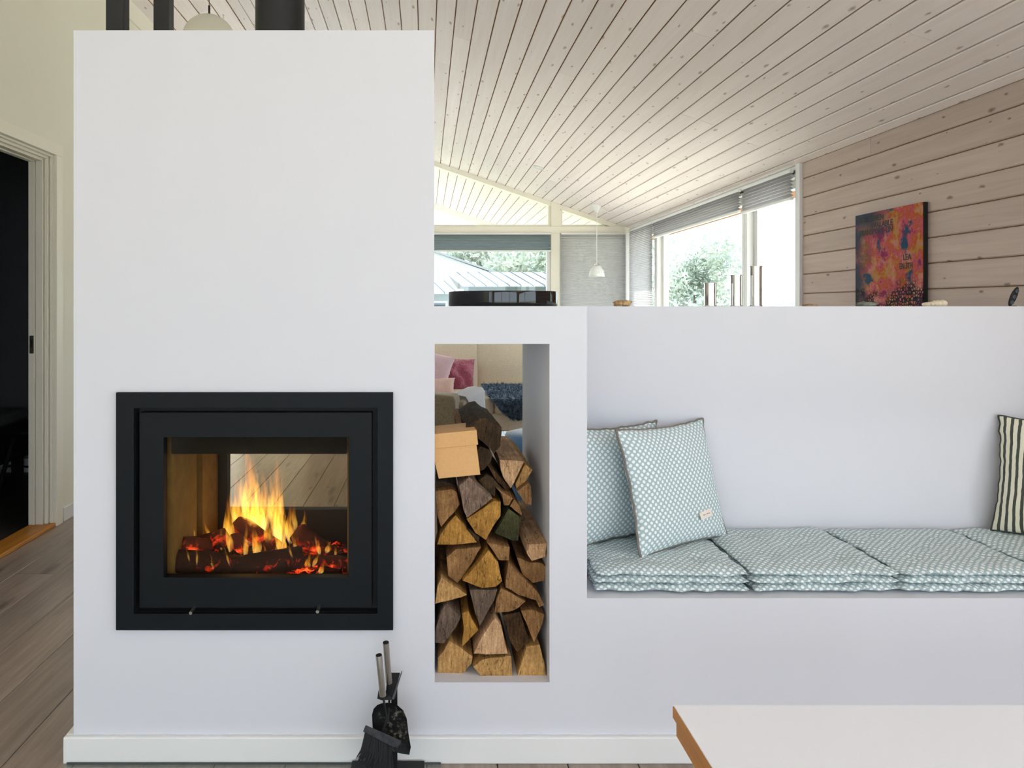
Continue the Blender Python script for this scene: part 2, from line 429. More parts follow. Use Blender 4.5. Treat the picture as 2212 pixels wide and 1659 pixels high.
wall_niche = obj('wall_niche', wn, M['plaster'])
tag(wall_niche, 'white plastered half wall with the open firewood niche', 'wall', kind='structure')
WBY = 2.435; BZ = CAMZ-(1292-CY)*k2
wall_bench = obj('wall_bench', bx(SX1, RX, WBY, PY1, 0, SHZ), M['plaster'])
tag(wall_bench, 'white plastered half wall behind the bench, topped by the display shelf', 'wall', kind='structure')
bench = obj('bench', bx(SX1, RX, PY0, WBY, 0, BZ), M['plaster'])
tag(bench, 'built-in white plastered bench carrying the dotted seat pads', 'bench')

def baseboard(name, segs_, label, h=0.074):
    bm = B()
    for s in segs_: box(bm, *s)
    o = obj(name, bm, M['white'], bevel=0.003); tag(o, label, 'baseboard', kind='structure'); return o
baseboard('baseboard_front', [(FX0-0.022, RX-0.01, PY0-0.015, PY0, 0, 0.072), (FX0-0.022, FX0, PY0, PY1, 0, 0.072)], 'white skirting board along the foot of the fireplace wall')

# left wall with the doorway and a window beside the viewer
DY0, DY1, DZ = 3.24, 4.135, 2.105
wl = B(); TW = 0.12
def wl_piece(y0, y1, z0, z1): box(wl, LX-TW, LX, y0, y1, z0, z1)
HL = ceil_z(LX)+0.01
wl_piece(YB, LWY0, 0, HL); wl_piece(LWY0, LWY1, 0, LWZ0); wl_piece(LWY0, LWY1, LWZ1, HL)
wl_piece(LWY1, DY0, 0, HL); wl_piece(DY0, DY1, DZ, HL); wl_piece(DY1, VWY0, 0, HL); wl_piece(VWY0, VWY1, 0, 0.2); wl_piece(VWY0, VWY1, 2.3, HL); wl_piece(VWY1, YF+0.1, 0, HL)
wall_left = obj('wall_left', wl, M['warm_tint_wall']); tag(wall_left, 'white wall coloured cream for warm light, with the open doorway', 'wall', kind='structure')
bm = B(); prism(bm, [(RIDX-0.05, ceil_z(RIDX-0.05)), (RIDX+0.05, ceil_z(RIDX+0.05)), (RIDX+0.05, ceil_z(RIDX)-0.03), (RIDX-0.05, ceil_z(RIDX)-0.03)], lambda p, s: (p[0], YB+(YF-YB)*s, p[1]))
bm.free()
bm = B(); prism(bm, [(LX, HL-0.10), (LX+0.015, HL-0.10), (LX+0.045, ceil_z(LX+0.045)), (LX, ceil_z(LX))], lambda p, s: (p[0], YB+(YF-YB)*s, p[1]))
tag(obj('trim_1', bm, M['cream']), 'cream moulding where the cream wall meets the boarded ceiling', 'trim', kind='structure')
baseboard('baseboard_left', [(LX, LX+0.014, DY1+0.09, YF, 0, 0.08), (LX, LX+0.014, YB, DY0-0.09, 0, 0.08)], 'white skirting board on the cream wall beyond the doorway')

# doorway: casing, stepped jamb, oak threshold, strike plate
door = thing('door_1', 'cream framed doorway to the dark room with an oak threshold', 'doorway', (LX, DY1, 0), kind='structure')
def dpart(name, bm, mat, **k): return obj(name, bm, mat, door, world=True, **k)
CW = 0.07
dpart('casing', bx(LX, LX+0.018, DY1, DY1+CW, 0, DZ), M['cream'], bevel=0.003)
dpart('casing', bx(LX, LX+0.018, DY0-CW, DY0, 0, DZ), M['cream'], bevel=0.003)
dpart('casing', bx(LX, LX+0.018, DY0-CW, DY1+CW, DZ, DZ+CW), M['cream'], bevel=0.003)
for (xa, xb, d) in ((LX-0.018, LX-0.004, 0.012), (LX-0.040, LX-0.022, 0.026), (LX-0.082, LX-0.044, 0.040), (LX-TW, LX-0.086, 0.046)):
    dpart('jamb', bx(xa, xb, DY1-d, DY1-0.0005, 0.022, DZ), M['cream'], bevel=0.0015)
    dpart('jamb', bx(xa, xb, DY0+0.0005, DY0+d, 0.022, DZ), M['cream'], bevel=0.0015)
    dpart('head', bx(xa, xb, DY0+d, DY1-d, DZ-d, DZ-0.0005), M['cream'], bevel=0.0015)
dpart('threshold', bx(LX-TW, LX+0.012, DY0+0.001, DY1-0.001, 0.001, 0.022), M['oak'], bevel=0.004)
zs = CAMZ-(744-CY)*4.1/F
sp = dpart('strike_plate', bx(LX-0.112, LX-0.088, DY1-0.049, DY1-0.046, zs-0.05, zs+0.05), M['brushed'])
dpart('latch_hole', bx(LX-0.106, LX-0.095, DY1-0.0505, DY1-0.049, zs-0.022, zs+0.026), M['black'])

# dark room behind the doorway
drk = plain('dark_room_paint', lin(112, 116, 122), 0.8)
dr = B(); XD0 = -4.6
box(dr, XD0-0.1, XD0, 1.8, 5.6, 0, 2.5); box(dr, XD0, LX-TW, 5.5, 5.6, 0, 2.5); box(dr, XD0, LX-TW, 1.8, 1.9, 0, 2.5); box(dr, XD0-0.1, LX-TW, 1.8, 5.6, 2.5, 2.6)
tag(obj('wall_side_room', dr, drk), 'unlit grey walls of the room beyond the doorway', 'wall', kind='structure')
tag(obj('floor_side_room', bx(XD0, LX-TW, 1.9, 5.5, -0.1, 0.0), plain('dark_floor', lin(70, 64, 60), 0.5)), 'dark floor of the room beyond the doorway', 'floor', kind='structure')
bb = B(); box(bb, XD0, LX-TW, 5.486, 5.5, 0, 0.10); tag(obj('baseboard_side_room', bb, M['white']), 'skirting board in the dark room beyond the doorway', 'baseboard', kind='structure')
# stool and low bed in the dark room
YS = 4.85
sx, sz = (62-CX)*YS/F, CAMZ-(925-CY)*YS/F
st = thing('stool', 'black wooden three-legged stool in the dark room beyond the doorway', 'stool', (sx, YS, 0))
prof = [(0, sz-0.035), (0.12, sz-0.034), (0.145, sz-0.018), (0.15, sz-0.004), (0.14, sz), (0.10, sz-0.006), (0, sz-0.010)]
obj('seat', lathe(B(), prof, 28), M['black'], st, smooth=True)
for a in (200, 320, 80):
    ca, sa = math.cos(math.radians(a)), math.sin(math.radians(a))
    obj('leg', tube(B(), [(ca*0.08, sa*0.08, sz-0.03), (ca*0.19, sa*0.19, 0)], [0.016, 0.013], 10), M['black'], st, smooth=True)
obj('stretcher', tube(B(), [(math.cos(math.radians(200))*0.13, math.sin(math.radians(200))*0.13, sz*0.45), (math.cos(math.radians(320))*0.13, math.sin(math.radians(320))*0.13, sz*0.45)], 0.008, 8), M['black'], st)
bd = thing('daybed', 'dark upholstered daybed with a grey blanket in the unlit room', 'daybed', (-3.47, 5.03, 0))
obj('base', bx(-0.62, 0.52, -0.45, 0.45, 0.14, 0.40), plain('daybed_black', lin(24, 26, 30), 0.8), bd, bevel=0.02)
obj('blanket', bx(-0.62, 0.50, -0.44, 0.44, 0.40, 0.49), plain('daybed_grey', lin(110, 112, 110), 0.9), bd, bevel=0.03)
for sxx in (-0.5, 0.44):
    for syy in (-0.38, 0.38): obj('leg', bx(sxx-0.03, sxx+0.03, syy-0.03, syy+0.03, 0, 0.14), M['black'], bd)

# right wall: horizontal boards, then a run of windows
WY1 = 4.84; HR = ceil_z(RX)+0.01
wrb = B(); box(wrb, RX+0.012, RX+0.13, QWY1, WY1, 0, HR+0.02); box(wrb, RX+0.012, RX+0.13, YB, QWY0, 0, HR+0.02)
box(wrb, RX+0.012, RX+0.13, QWY0, QWY1, 0, QWZ0); box(wrb, RX+0.012, RX+0.13, QWY0, QWY1, QWZ1, HR+0.02)
wall_right = obj('wall_right', wrb, M['ceilback'])
tag(wall_right, 'horizontal whitewashed pine boarding with dark knots', 'wall', kind='structure')
z = 1.334 - 0.127*10; nb = 0
while z < HR:
    w = 0.127 if z+0.127 < HR else HR - z
    z0 = max(z, 0); ww = z + w - z0
    if ww > 0.02:
        for y, l in segs(QWY1, WY1, [2.6], [3.94, 2.9, 3.94, 1.7, 3.94][nb % 5], 0.002) + ([(YB, QWY1-YB)] if (z0+ww < QWZ0 or z0 > QWZ1) else []):
            link('plank', plank_mesh(ww-0.004, l, 0.012, 0.005), M['wallwood'], wall_right, (RX, y, z0+ww/2), (0, R90, 0))
    z += 0.127; nb += 1
w11 = thing('window_11', 'window in the boarded wall beside the viewer', 'window', kind='structure')
for yy in (QWY0, (QWY0+QWY1)/2, QWY1-0.06): obj('frame', bx(RX+0.03, RX+0.10, yy, yy+0.06, QWZ0, QWZ1), M['white'], w11)
for zz in (QWZ0, QWZ1-0.05): obj('frame', bx(RX+0.03, RX+0.10, QWY0+0.06, QWY1-0.06, zz, zz+0.05), M['white'], w11)
WINZ0 = 0.45
wr = B(); box(wr, RX, RX+0.13, WY1, YF+0.1, 0, WINZ0)
tag(obj('wall_sill', wr, M['white']), 'white parapet under the side windows', 'wall', kind='structure')

def bars(win, lst, mat=None, name='frame'):
    for b in lst: obj(name, bx(*b), mat or M['white'], win, bevel=0.004)
tag(obj('trim_2', bx(RX-0.02, RX+0.14, WY1, WY1+0.055, WINZ0, HR), M['white'], bevel=0.003), 'white upright trim between the boarded wall and the side window', 'trim', kind='structure')
MY0, MY1 = 5.68, 5.77
w1 = thing('window_1', 'bright side window next to the boarded wall, its blind pulled up', 'window', kind='structure')
w2 = thing('window_2', 'wide bright side window with a garden tree behind it', 'window', kind='structure')
w3 = thing('window_3', 'narrow corner side window covered by a lowered grey pleated blind', 'window', kind='structure')
HZ = HR - 0.03
tag(obj('trim_3', bx(RX, RX+0.13, WY1+0.055, YF+0.05, HZ-0.03, HR+0.01), M['white']), 'white head rail above the side windows', 'trim', kind='structure')
def side_window(win, y0, y1, pane=True):
    o = 0.045
    bars(win, [(RX, RX+0.13, y0, y0+o, WINZ0, HZ), (RX, RX+0.13, y1-o, y1, WINZ0, HZ), (RX, RX+0.13, y0+o, y1-o, WINZ0, WINZ0+0.05), (RX, RX+0.13, y0+o, y1-o, HZ-0.05, HZ)])
    a, b = y0+o, y1-o; s = 0.055
    bars(win, [(RX+0.055, RX+0.11, a, a+s, WINZ0+0.05, HZ-0.05), (RX+0.055, RX+0.11, b-s, b, WINZ0+0.05, HZ-0.05), (RX+0.055, RX+0.11, a+s, b-s, WINZ0+0.05, WINZ0+0.11), (RX+0.055, RX+0.11, a+s, b-s, HZ-0.11, HZ-0.05)], name='sash')
    obj('pane', bx(RX+0.078, RX+0.088, a+s, b-s, WINZ0+0.11, HZ-0.11), M['pane'], win)
side_window(w1, WY1+0.055, MY0+0.045); side_window(w2, MY0+0.045, 7.93); side_window(w3, 7.93, YF-0.03)

def blind_mat(name, c, trans=0.35):
    t = NT(name); t.bs('Base Color', c); t.bs('Roughness', 0.9)
    tr = t.n('ShaderNodeBsdfTranslucent'); tr.inputs[0].default_value = c
    mx = t.n('ShaderNodeMixShader'); mx.inputs[0].default_value = trans
    t.L.new(t.b.outputs[0], mx.inputs[1]); t.L.new(tr.outputs[0], mx.inputs[2]); t.L.new(mx.outputs[0], t.out.inputs[0]); return t.m
M['blind'] = blind_mat('grey_pleated_fabric', lin(214, 212, 214), 0.50)
M['blind2'] = blind_mat('slate_pleated_fabric', lin(176, 186, 190), 0.28)
def pleat(axis, at, a, b, z0, z1, pitch, depth, name, label, group, mat):
    """pleated blind; axis 'x' hangs in the plane y=at, 'y' in the plane x=at"""
    root = thing(name, label, 'blind', (0, 0, 0), group=group)
    n = max(2, int(round((z1-z0)/pitch)))
    bm = B(); rows = []
    for i in range(2*n+1):
        z = z0 + (z1-z0)*i/(2*n); d = depth if i % 2 else -depth
        rows.append([bm.verts.new((u, at+d, z) if axis == 'x' else (at+d, u, z)) for u in (a, b)])
    for p, q in zip(rows, rows[1:]): bm.faces.new((p[0], p[1], q[1], q[0]))
    r = bmesh.ops.solidify(bm, geom=bm.faces[:], thickness=0.0012)
    obj('fabric', bm, mat, root)
    for zz, nm in ((z0, 'bottom_rail'), (z1, 'head_rail')):
        e = (a, b, at-0.013, at+0.013, zz-0.018, zz) if axis == 'x' else (at-0.013, at+0.013, a, b, zz-0.018, zz)
        if nm == 'head_rail': e = e[:4] + (zz, zz+0.022)
        obj(nm, bx(*e), M['white'], root, bevel=0.002)
    return root
BG = 'pleated blinds on the living room windows'
pleat('y', RX-0.035, WY1+0.07, MY0-0.01, 1.985, 2.150, 0.022, 0.010, 'pleated_blind', 'gathered grey blind at the top of the side window beside the boarded wall', BG, M['blind'])
pleat('y', RX-0.035, MY0+0.05, 7.90, 2.005, 2.150, 0.022, 0.010, 'pleated_blind', 'long gathered grey blind at the top of the wide side window', BG, M['blind'])
pleat('y', RX-0.035, 7.94, YF-0.07, 0.50, 2.15, 0.020, 0.004, 'pleated_blind', 'fully lowered grey blind on the side wall at the room corner', BG, M['blind'])

# far gable wall with glazing
kf = YF/F
TZ0, TZ1 = CAMZ+(CY-505)*kf, CAMZ+(CY-489)*kf
MX0, MX1 = (1190-CX)*kf, (1209-CX)*kf
GX0 = -0.55
bm = B(); prism(bm, [(LX, 0), (GX0, 0), (GX0, ceil_z(GX0)), (RIDX, ceil_z(RIDX)), (LX, ceil_z(LX))], lambda p, s: (p[0], YF+0.14*s, p[1]))
tag(obj('wall_far', bm, M['warm_tint_wall']), 'cream gable wall at the end of the living room', 'wall', kind='structure')
w4 = thing('window_4', 'tall far window looking over pale metal roofs, its blind gathered at the top', 'window', kind='structure')
w5 = thing('window_5', 'corner panel of the far wall covered by a lowered grey blind', 'window', kind='structure')
w6 = thing('window_6', 'sloping gable glazing above the far window showing the terrace soffit', 'window', kind='structure')
w7 = thing('window_7', 'small triangular gable pane above the lowered corner blind', 'window', kind='structure')
tag(obj('trim_4', bx(GX0, RX, YF-0.02, YF+0.11, TZ0, TZ1), M['cream'], bevel=0.004), 'cream transom beam across the far gable window', 'trim', kind='structure')
bm = B(); box(bm, MX0, MX1, YF-0.02, YF+0.11, 0.0, TZ0)
prism(bm, [(MX0, TZ1), (MX1, TZ1), (MX1, ceil_z(MX1)), (MX0, ceil_z(MX0))], lambda p, s: (p[0], YF-0.02+0.13*s, p[1]))
tag(obj('trim_5', bm, M['cream']), 'cream mullion post of the far gable window', 'trim', kind='structure')
bm = B(); e = 0.055
prism(bm, [(GX0, ceil_z(GX0)-e), (RX, ceil_z(RX)-e), (RX, ceil_z(RX)), (GX0, ceil_z(GX0))], lambda p, s: (p[0], YF-0.01+0.11*s, p[1]))
tag(obj('trim_6', bm, M['cream']), 'cream sloping top rail of the far gable window', 'trim', kind='structure')
tag(obj('trim_7', bx(RX-0.07, RX, YF-0.02, YF+0.10, 0, TZ0), M['white']), 'white corner post where the far and side windows meet', 'trim', kind='structure')
for win, a, b in ((w4, GX0, MX0), (w5, MX1, RX-0.07)):
    bars(win, [(a, a+0.05, YF+0.01, YF+0.07, 0.0, TZ0), (b-0.05, b, YF+0.01, YF+0.07, 0.0, TZ0), (a+0.05, b-0.05, YF+0.01, YF+0.07, 0.0, 0.10), (a+0.05, b-0.05, YF+0.01, YF+0.07, TZ0-0.05, TZ0)])
    obj('pane', bx(a+0.05, b-0.05, YF+0.035, YF+0.045, 0.10, TZ0-0.05), M['pane'], win)
def gable_pane(win, a, b):
    za, zb = ceil_z(a)-e, ceil_z(b)-e
    poly = [(a, TZ1), (b, TZ1)] + ([(b, zb)] if zb > TZ1 + 0.001 else []) + [(a, za)]
    obj('pane', prism(B(), poly, lambda p, s: (p[0], YF+0.035+0.01*s, p[1])), M['pane'], win)
gable_pane(w6, GX0, MX0)
xe = RIDX + (ZR - e - TZ1)/SL
gable_pane(w7, MX1, min(RX, xe)-0.001)
fb = 0.012
for win, a, b in ((w6, GX0+0.02, MX0), (w7, MX1, xe-0.06)):
    obj('frame', bx(a, b, YF+0.01, YF+0.06, TZ1, TZ1+0.022), M['cream'], win)
obj('frame', bx(MX0-0.035, MX0, YF+0.01, YF+0.06, TZ1+0.022, ceil_z(MX0)-e), M['cream'], w6)
obj('frame', bx(MX1, MX1+0.035, YF+0.01, YF+0.06, TZ1+0.022, ceil_z(MX1+0.03)-e), M['cream'], w7)
pleat('x', YF-0.045, GX0+0.05, MX0-0.01, CAMZ+(CY-541)*kf, TZ0-0.015, 0.030, 0.012, 'pleated_blind', 'gathered slate blind at the top of the far window over the roofs', BG, M['blind2'])
pleat('x', YF-0.045, MX1+0.01, RX-0.075, 0.30, TZ0-0.015, 0.020, 0.004, 'pleated_blind', 'fully lowered grey blind on the far wall behind the small pendant', BG, M['blind'])

# wall behind the camera with wide glazing, and the window beside the viewer
bm = B()
box(bm, LX-TW, BWX0, YB-0.12, YB, 0, 3.7); box(bm, BWX1, RX+0.13, YB-0.12, YB, 0, 3.7)
box(bm, BWX0, BWX1, YB-0.12, YB, 0, BWZ0); box(bm, BWX0, BWX1, YB-0.12, YB, BWZ1, 3.7)
tag(obj('wall_back', bm, M['plaster']), 'white wall with wide glazing behind the viewer', 'wall', kind='structure')
w8 = thing('window_8', 'wide glazed doors behind the viewer', 'window', kind='structure')
for xx in (BWX0, (BWX0*2+BWX1)/3, (BWX0+2*BWX1)/3, BWX1-0.06): obj('frame', bx(xx, xx+0.06, YB-0.10, YB-0.03, BWZ0, BWZ1), M['white'], w8)
w10 = thing('added_window', 'unseen glazing added behind the chimney block to brighten the living room', 'window', kind='structure')  # unseen window added for its daylight
for yy in (VWY0, (VWY0*2+VWY1)/3, (VWY0+2*VWY1)/3, VWY1-0.06): obj('frame', bx(LX-0.10, LX-0.03, yy, yy+0.06, 0.2, 2.3), M['white'], w10)
w9 = thing('window_9', 'window beside the viewer in the cream wall', 'window', kind='structure')
for yy in (LWY0, (LWY0+LWY1)/2, LWY1-0.06): obj('frame', bx(LX-0.10, LX-0.03, yy, yy+0.06, LWZ0, LWZ1), M['white'], w9)

# ------------------------------------------------------------------ stove
ki = 1.985/F
def sxz(px, py, Y): v = W(px, py, Y); return v.x, v.z
stove = thing('wood_stove', 'black built-in wood stove with a lit fire behind glass', 'stove', ((550-CX)*ki, 2.0, 0.374))
def spart(name, bm, mat, **k): return obj(name, bm, mat, stove, world=True, **k)
ox0, oz1 = sxz(250, 848, 1.985); ox1, oz0 = sxz(849, 1362, 1.985)
gx0, gz1 = sxz(289, 882, 1.985); gx1, gz0 = sxz(815, 1326, 1.985)
spart('outer_frame', frame_ring(B(), (ox0, ox1, oz0, oz1), (gx0, gx1, gz0, gz1), 1.985, 1.9995), M['frame_black'], bevel=0.0012)
spart('reveal', frame_ring(B(), (gx0-0.004, gx1+0.004, gz0-0.004, gz1+0.004), (gx0, gx1, gz0, gz1), 1.9995, 2.035), M['black'])
dx0, dz1 = sxz(301, 891, 1.990); dx1, dz0 = sxz(803, 1313, 1.990)
hx0, hz1 = sxz(353, 945, 1.990); hx1, hz0 = sxz(753, 1248, 1.990)
dr_ = spart('door', frame_ring(B(), (dx0, dx1, dz0, dz1), (hx0, hx1, hz0, hz1), 1.990, 2.022), M['door_black'], bevel=0.0015)
spart('door_glass', bx(hx0-0.004, hx1+0.004, 2.0125, 2.0165, hz0-0.004, hz1+0.004), M['stoveglass'])
spart('back_plate', frame_ring(B(), (gx0-0.004, gx1+0.004, gz0-0.004, gz1+0.004), (hx0-0.02, hx1+0.02, hz0-0.02, hz1+0.02), 2.024, 2.036), M['black'])
for px, py in ((412, 1324), (686, 1321)):
    c = W(px, py, 1.96)
    spart('air_lever', tube(B(), [(c.x, 1.958, c.z), (c.x, 2.01, c.z+0.003)], 0.0045, 12), M['brushed'], smooth=False)
# firebox
verm = plain('vermiculite', lin(128, 102, 56), 0.9, bump=(80, 0.2), var=0.15, vscale=30)
soot = plain('sooty_steel', lin(16, 13, 10), 0.9, var=0.3, vscale=18)
XLs, XRs = -0.712, -0.222; FZ0 = 0.430; FZT = 0.93
for (ya, yb) in ((2.06, 2.265), (2.325, 2.495)):
    spart('side_lining', bx(XLs-0.03, XLs, ya, yb, FZ0, FZT), verm)
    spart('side_lining', bx(XRs, XRs+0.03, ya, yb, FZ0, FZT), verm)
shell = B()
box(shell, XLs-0.045, XLs-0.032, 2.037, 2.545, 0.385, 0.985); box(shell, XRs+0.032, XRs+0.045, 2.037, 2.545, 0.385, 0.985)
box(shell, XLs-0.032, XRs+0.032, 2.037, 2.545, 0.385, 0.40); box(shell, XLs-0.032, XRs+0.032, 2.037, 2.545, 0.965, 0.985)
spart('firebox_shell', shell, M['black'])
zb = CAMZ-(979-CY)*2.05/F
spart('baffle', bx(XLs, XRs, 2.040, 2.055, zb, 0.965), soot)
spart('hearth', bx(XLs, XRs, 2.06, 2.495, 0.40, FZ0), soot)
rx0 = (490-CX)*2.5/F; rz0 = CAMZ-(1102-CY)*2.5/F
spart('rear_door', frame_ring(B(), (XLs-0.03, XRs+0.03, 0.40, 0.965), (rx0, XRs-0.02, rz0, 0.93), 2.505, 2.545), M['black'])
spart('rear_glass', bx(rx0-0.004, XRs-0.016, 2.522, 2.526, rz0-0.004, 0.934), M['stoveglass'])
spart('rear_frame', frame_ring(B(), (IX0-0.03, IX1+0.03, IZ0-0.03, IZ1+0.03), (rx0-0.03, XRs+0.01, rz0-0.03, 0.95), PY1+0.001, PY1+0.012), M['frame_black'])

# burning logs, ember bed and flames
def ember_mat(name, c, thr, strength, scale=26):
    t = NT(name); v = t.coord('Object'); t.bs('Roughness', 0.95)
    n1 = t.noise(v, scale, 5, 0.7, dist=1.0); n2 = t.noise(v, 9, 2)
    t.bs('Base Color', c)
    g = t.ramp(t.math('ADD', t.math('MULTIPLY', n1, 0.6), t.math('MULTIPLY', n2, 0.4)), [(thr, (0,0,0,1)), (thr+0.07, (0.35,0.018,0.004,1)), (thr+0.14, (1.0,0.13,0.02,1)), (thr+0.24, (1.0,0.45,0.10,1))])
    t.bs('Emission Color', g); t.bs('Emission Strength', strength); t.bump(n1, 0.8, 0.012); return t.m
M['ember'] = ember_mat('glowing_embers', lin(26, 13, 9), 0.53, 2.2, 40)
M['burnlog'] = ember_mat('burning_log', lin(92, 40, 22), 0.53, 1.3)
M['charlog'] = ember_mat('charred_log', lin(50, 24, 15), 0.58, 1.1)
bm = B(); n = 44; gr = []
for j in range(15):
    row = []
    for i in range(n+1):
        x = XLs+0.004+(XRs-XLs-0.008)*i/n; y = 2.064+0.425*j/14
        row.append(bm.verts.new((x, y, FZ0+0.008+0.070*math.exp(-((x+0.50)/0.26)**2-((y-2.18)/0.13)**2)+0.026*abs(noise.noise(Vector((x*24, y*24, 1))))+0.015*noise.noise(Vector((x*60, y*60, 4))))))
    gr.append(row)
for j in range(14):
    for i in range(n): bm.faces.new((gr[j][i], gr[j][i+1], gr[j+1][i+1], gr[j+1][i]))
tag(obj('embers', bm, M['ember'], smooth=True), 'bed of glowing red embers inside the stove', 'embers', kind='stuff')
def burnlog(p0, y0, p1, y1, r, mat, label, seed):
    a, b = W(p0[0], p0[1], y0), W(p1[0], p1[1], y1); rr = r*y0/F
    pts = [a.lerp(b, s) for s in (0, 0.04, 0.2, 0.4, 0.6, 0.8, 0.96, 1)]
    rs = [rr*k*(1+0.10*noise.noise(Vector((seed, i*1.3, 0)))) for i, k in enumerate((0.84, 1, 1, 1.03, 1, 0.98, 0.97, 0.82))]
    bm = tube(B(), pts, rs, 16)
    for v in bm.verts: v.co += Vector((noise.noise(v.co*40+Vector((seed,0,0))), noise.noise(v.co*40+Vector((0,seed,0))), noise.noise(v.co*40+Vector((0,0,seed)))))*rr*0.28
    c = (a+b)/2
    for v in bm.verts: v.co -= c
    o = obj('burning_log', bm, mat, loc=c, auto=50)
    tag(o, label, 'log', 'burning logs in the stove'); return o
burnlog((378,1212), 2.10, (530,1226), 2.12, 25, M['charlog'], 'long dark charred log lying at the front of the fire, next to the hinge side', 1)
burnlog((508,1232), 2.11, (652,1203), 2.12, 25, M['charlog'], 'knobbly charred log at the front centre of the fire with a round end', 2)
burnlog((388,1180), 2.13, (450,1180), 2.20, 19, M['burnlog'], 'short red log behind the fire at the dark side bar', 3)
burnlog((414,1184), 2.24, (487,1161), 2.22, 20, M['burnlog'], 'brown split log tilting up left of the flame centre', 4)
burnlog((512,1130), 2.30, (600,1186), 2.22, 17, M['burnlog'], 'thick round log leaning steeply in the middle of the flames', 5)
burnlog((640,1152), 2.26, (718,1204), 2.30, 22, M['burnlog'], 'fat log leaning toward the stove corner with a dark round end', 6)
burnlog((672,1214), 2.17, (752,1218), 2.18, 15, M['burnlog'], 'low glowing log at the bottom corner of the stove', 7)
burnlog((508,1160), 2.24, (520,1204), 2.20, 17, M['burnlog'], 'short upright burning block under the leaning log', 8)
burnlog((390,1240), 2.085, (640,1243), 2.085, 8, M['charlog'], 'thin black stick lying in the ashes at the very front', 9)
t = NT('flame_gas'); t.N.remove(t.b)
gen = t.coord('Generated'); sxn = t.n('ShaderNodeSeparateXYZ'); t.L.new(gen, sxn.inputs[0]); zc = sxn.outputs[2]
colr = t.ramp(zc, [(0.0, (1.0,0.62,0.30,1)), (0.25, (1.0,0.56,0.09,1)), (0.55, (1.0,0.42,0.025,1)), (0.85, (1.0,0.24,0.012,1))])
dn = t.ramp(zc, [(0.0, (0.12,)*3+(1,)), (0.10, (0.9,)*3+(1,)), (0.5, (0.8,)*3+(1,)), (1.0, (0.30,)*3+(1,))])
wisp = t.ramp(t.noise(t.mapping(t.coord('Object'), (60, 60, 14)), 1.0, 3, 0.6, dist=0.8), [(0.40, (0.06,)*3+(1,)), (0.60, (1,1,1,1))])
ve = t.n('ShaderNodeEmission'); t.L.new(colr, ve.inputs[0])
t.L.new(t.math('MULTIPLY', t.math('MULTIPLY', dn, wisp), 58.0), ve.inputs[1]); t.L.new(ve.outputs[0], t.out.inputs['Volume'])
M['flame'] = t.m
fire = thing('fire', 'yellow flames rising from the burning logs', 'fire', W(560, 1190, 2.2), kind='stuff')
def flame(b, tip, w, Y, bend=0.0, seed=0):
    a, c = W(b[0], b[1], Y), W(tip[0], tip[1], Y); k = Y/F
    pts, rs = [], []
    N = 14
    if b[1]-tip[1] < 62: w *= 0.6
    for i in range(N+1):
        s = i/N; p = a.lerp(c, s)
        p.x += (math.sin(s*math.pi*1.3+seed)*bend + 3.0*noise.noise(Vector((s*3, seed*2.3, 0))))*k*s
        p.y += 6*noise.noise(Vector((s*3, seed*2.3, 5)))*k
        prof = (math.sin(min(1, (s*1.0+0.10)/0.42)*math.pi/2) if s < 0.32 else (1-(s-0.32)/0.68)**0.85)
        pts.append(p); rs.append(max(0.0006, w*k*0.5*prof))
    bm = tube(B(), pts, rs, 12)
    c0 = (a+c)/2
    for v in bm.verts: v.co.y = c0.y + (v.co.y-c0.y)*0.8; v.co -= c0
    o = obj('flame', bm, M['flame'], fire, smooth=True); o.location = c0 - Vector(fire.location); return o
FL = [((540,1180),(536,948),40,2.30,6),((550,1170),(560,1040),44,2.28,4),((520,1170),(508,1020),34,2.32,-4),((600,1180),(592,975),30,2.34,5),
      ((605,1180),(612,1055),34,2.30,-5),((570,1150),(572,1010),30,2.34,6),((497,1180),(486,1070),26,2.26,-6),((418,1170),(412,1112),16,2.24,-5),
      ((452,1165),(446,1122),16,2.27,-6),((650,1150),(660,1098),20,2.34,6),((628,1175),(622,1085),22,2.34,-4),((585,1200),(577,1110),26,2.22,4),
      ((556,1205),(548,1130),22,2.16,-4),((532,1210),(528,1120),13,2.15,4),((612,1200),(590,1120),24,2.18,6),((690,1200),(684,1150),18,2.24,5),
      ((705,1195),(712,1165),22,2.25,-4),((664,1235),(668,1190),26,2.14,5),((372,1205),(376,1160),12,2.08,4),((425,1222),(424,1168),9,2.065,5),
      ((462,1232),(446,1188),10,2.065,-8),((632,1205),(622,1160),9,2.07,6),((408,1215),(404,1172),8,2.065,-5),((535,1225),(520,1185),40,2.18,5),((560,1160),(545,1080),40,2.36,0),((528,1120),(524,985),16,2.27,7),((556,1110),(552,965),14,2.27,-7),((585,1130),(580,1000),14,2.26,6),((610,1120),(606,1010),12,2.27,-6),((505,1130),(500,1040),12,2.25,5),((640,1150),(634,1075),12,2.30,5),((478,1190),(474,1130),14,2.20,4),((500,1200),(492,1105),16,2.20,-5),((640,1200),(632,1140),18,2.22,5),((575,1215),(566,1165),14,2.12,-4),((596,1215),(604,1150),12,2.12,4),((676,1225),(690,1185),16,2.12,5),((725,1200),(722,1178),14,2.22,3),((495,1222),(486,1170),9,2.07,6),((690,1240),(700,1212),22,2.10,-4)]
for i, f in enumerate(FL): flame(*f, seed=i*1.37)

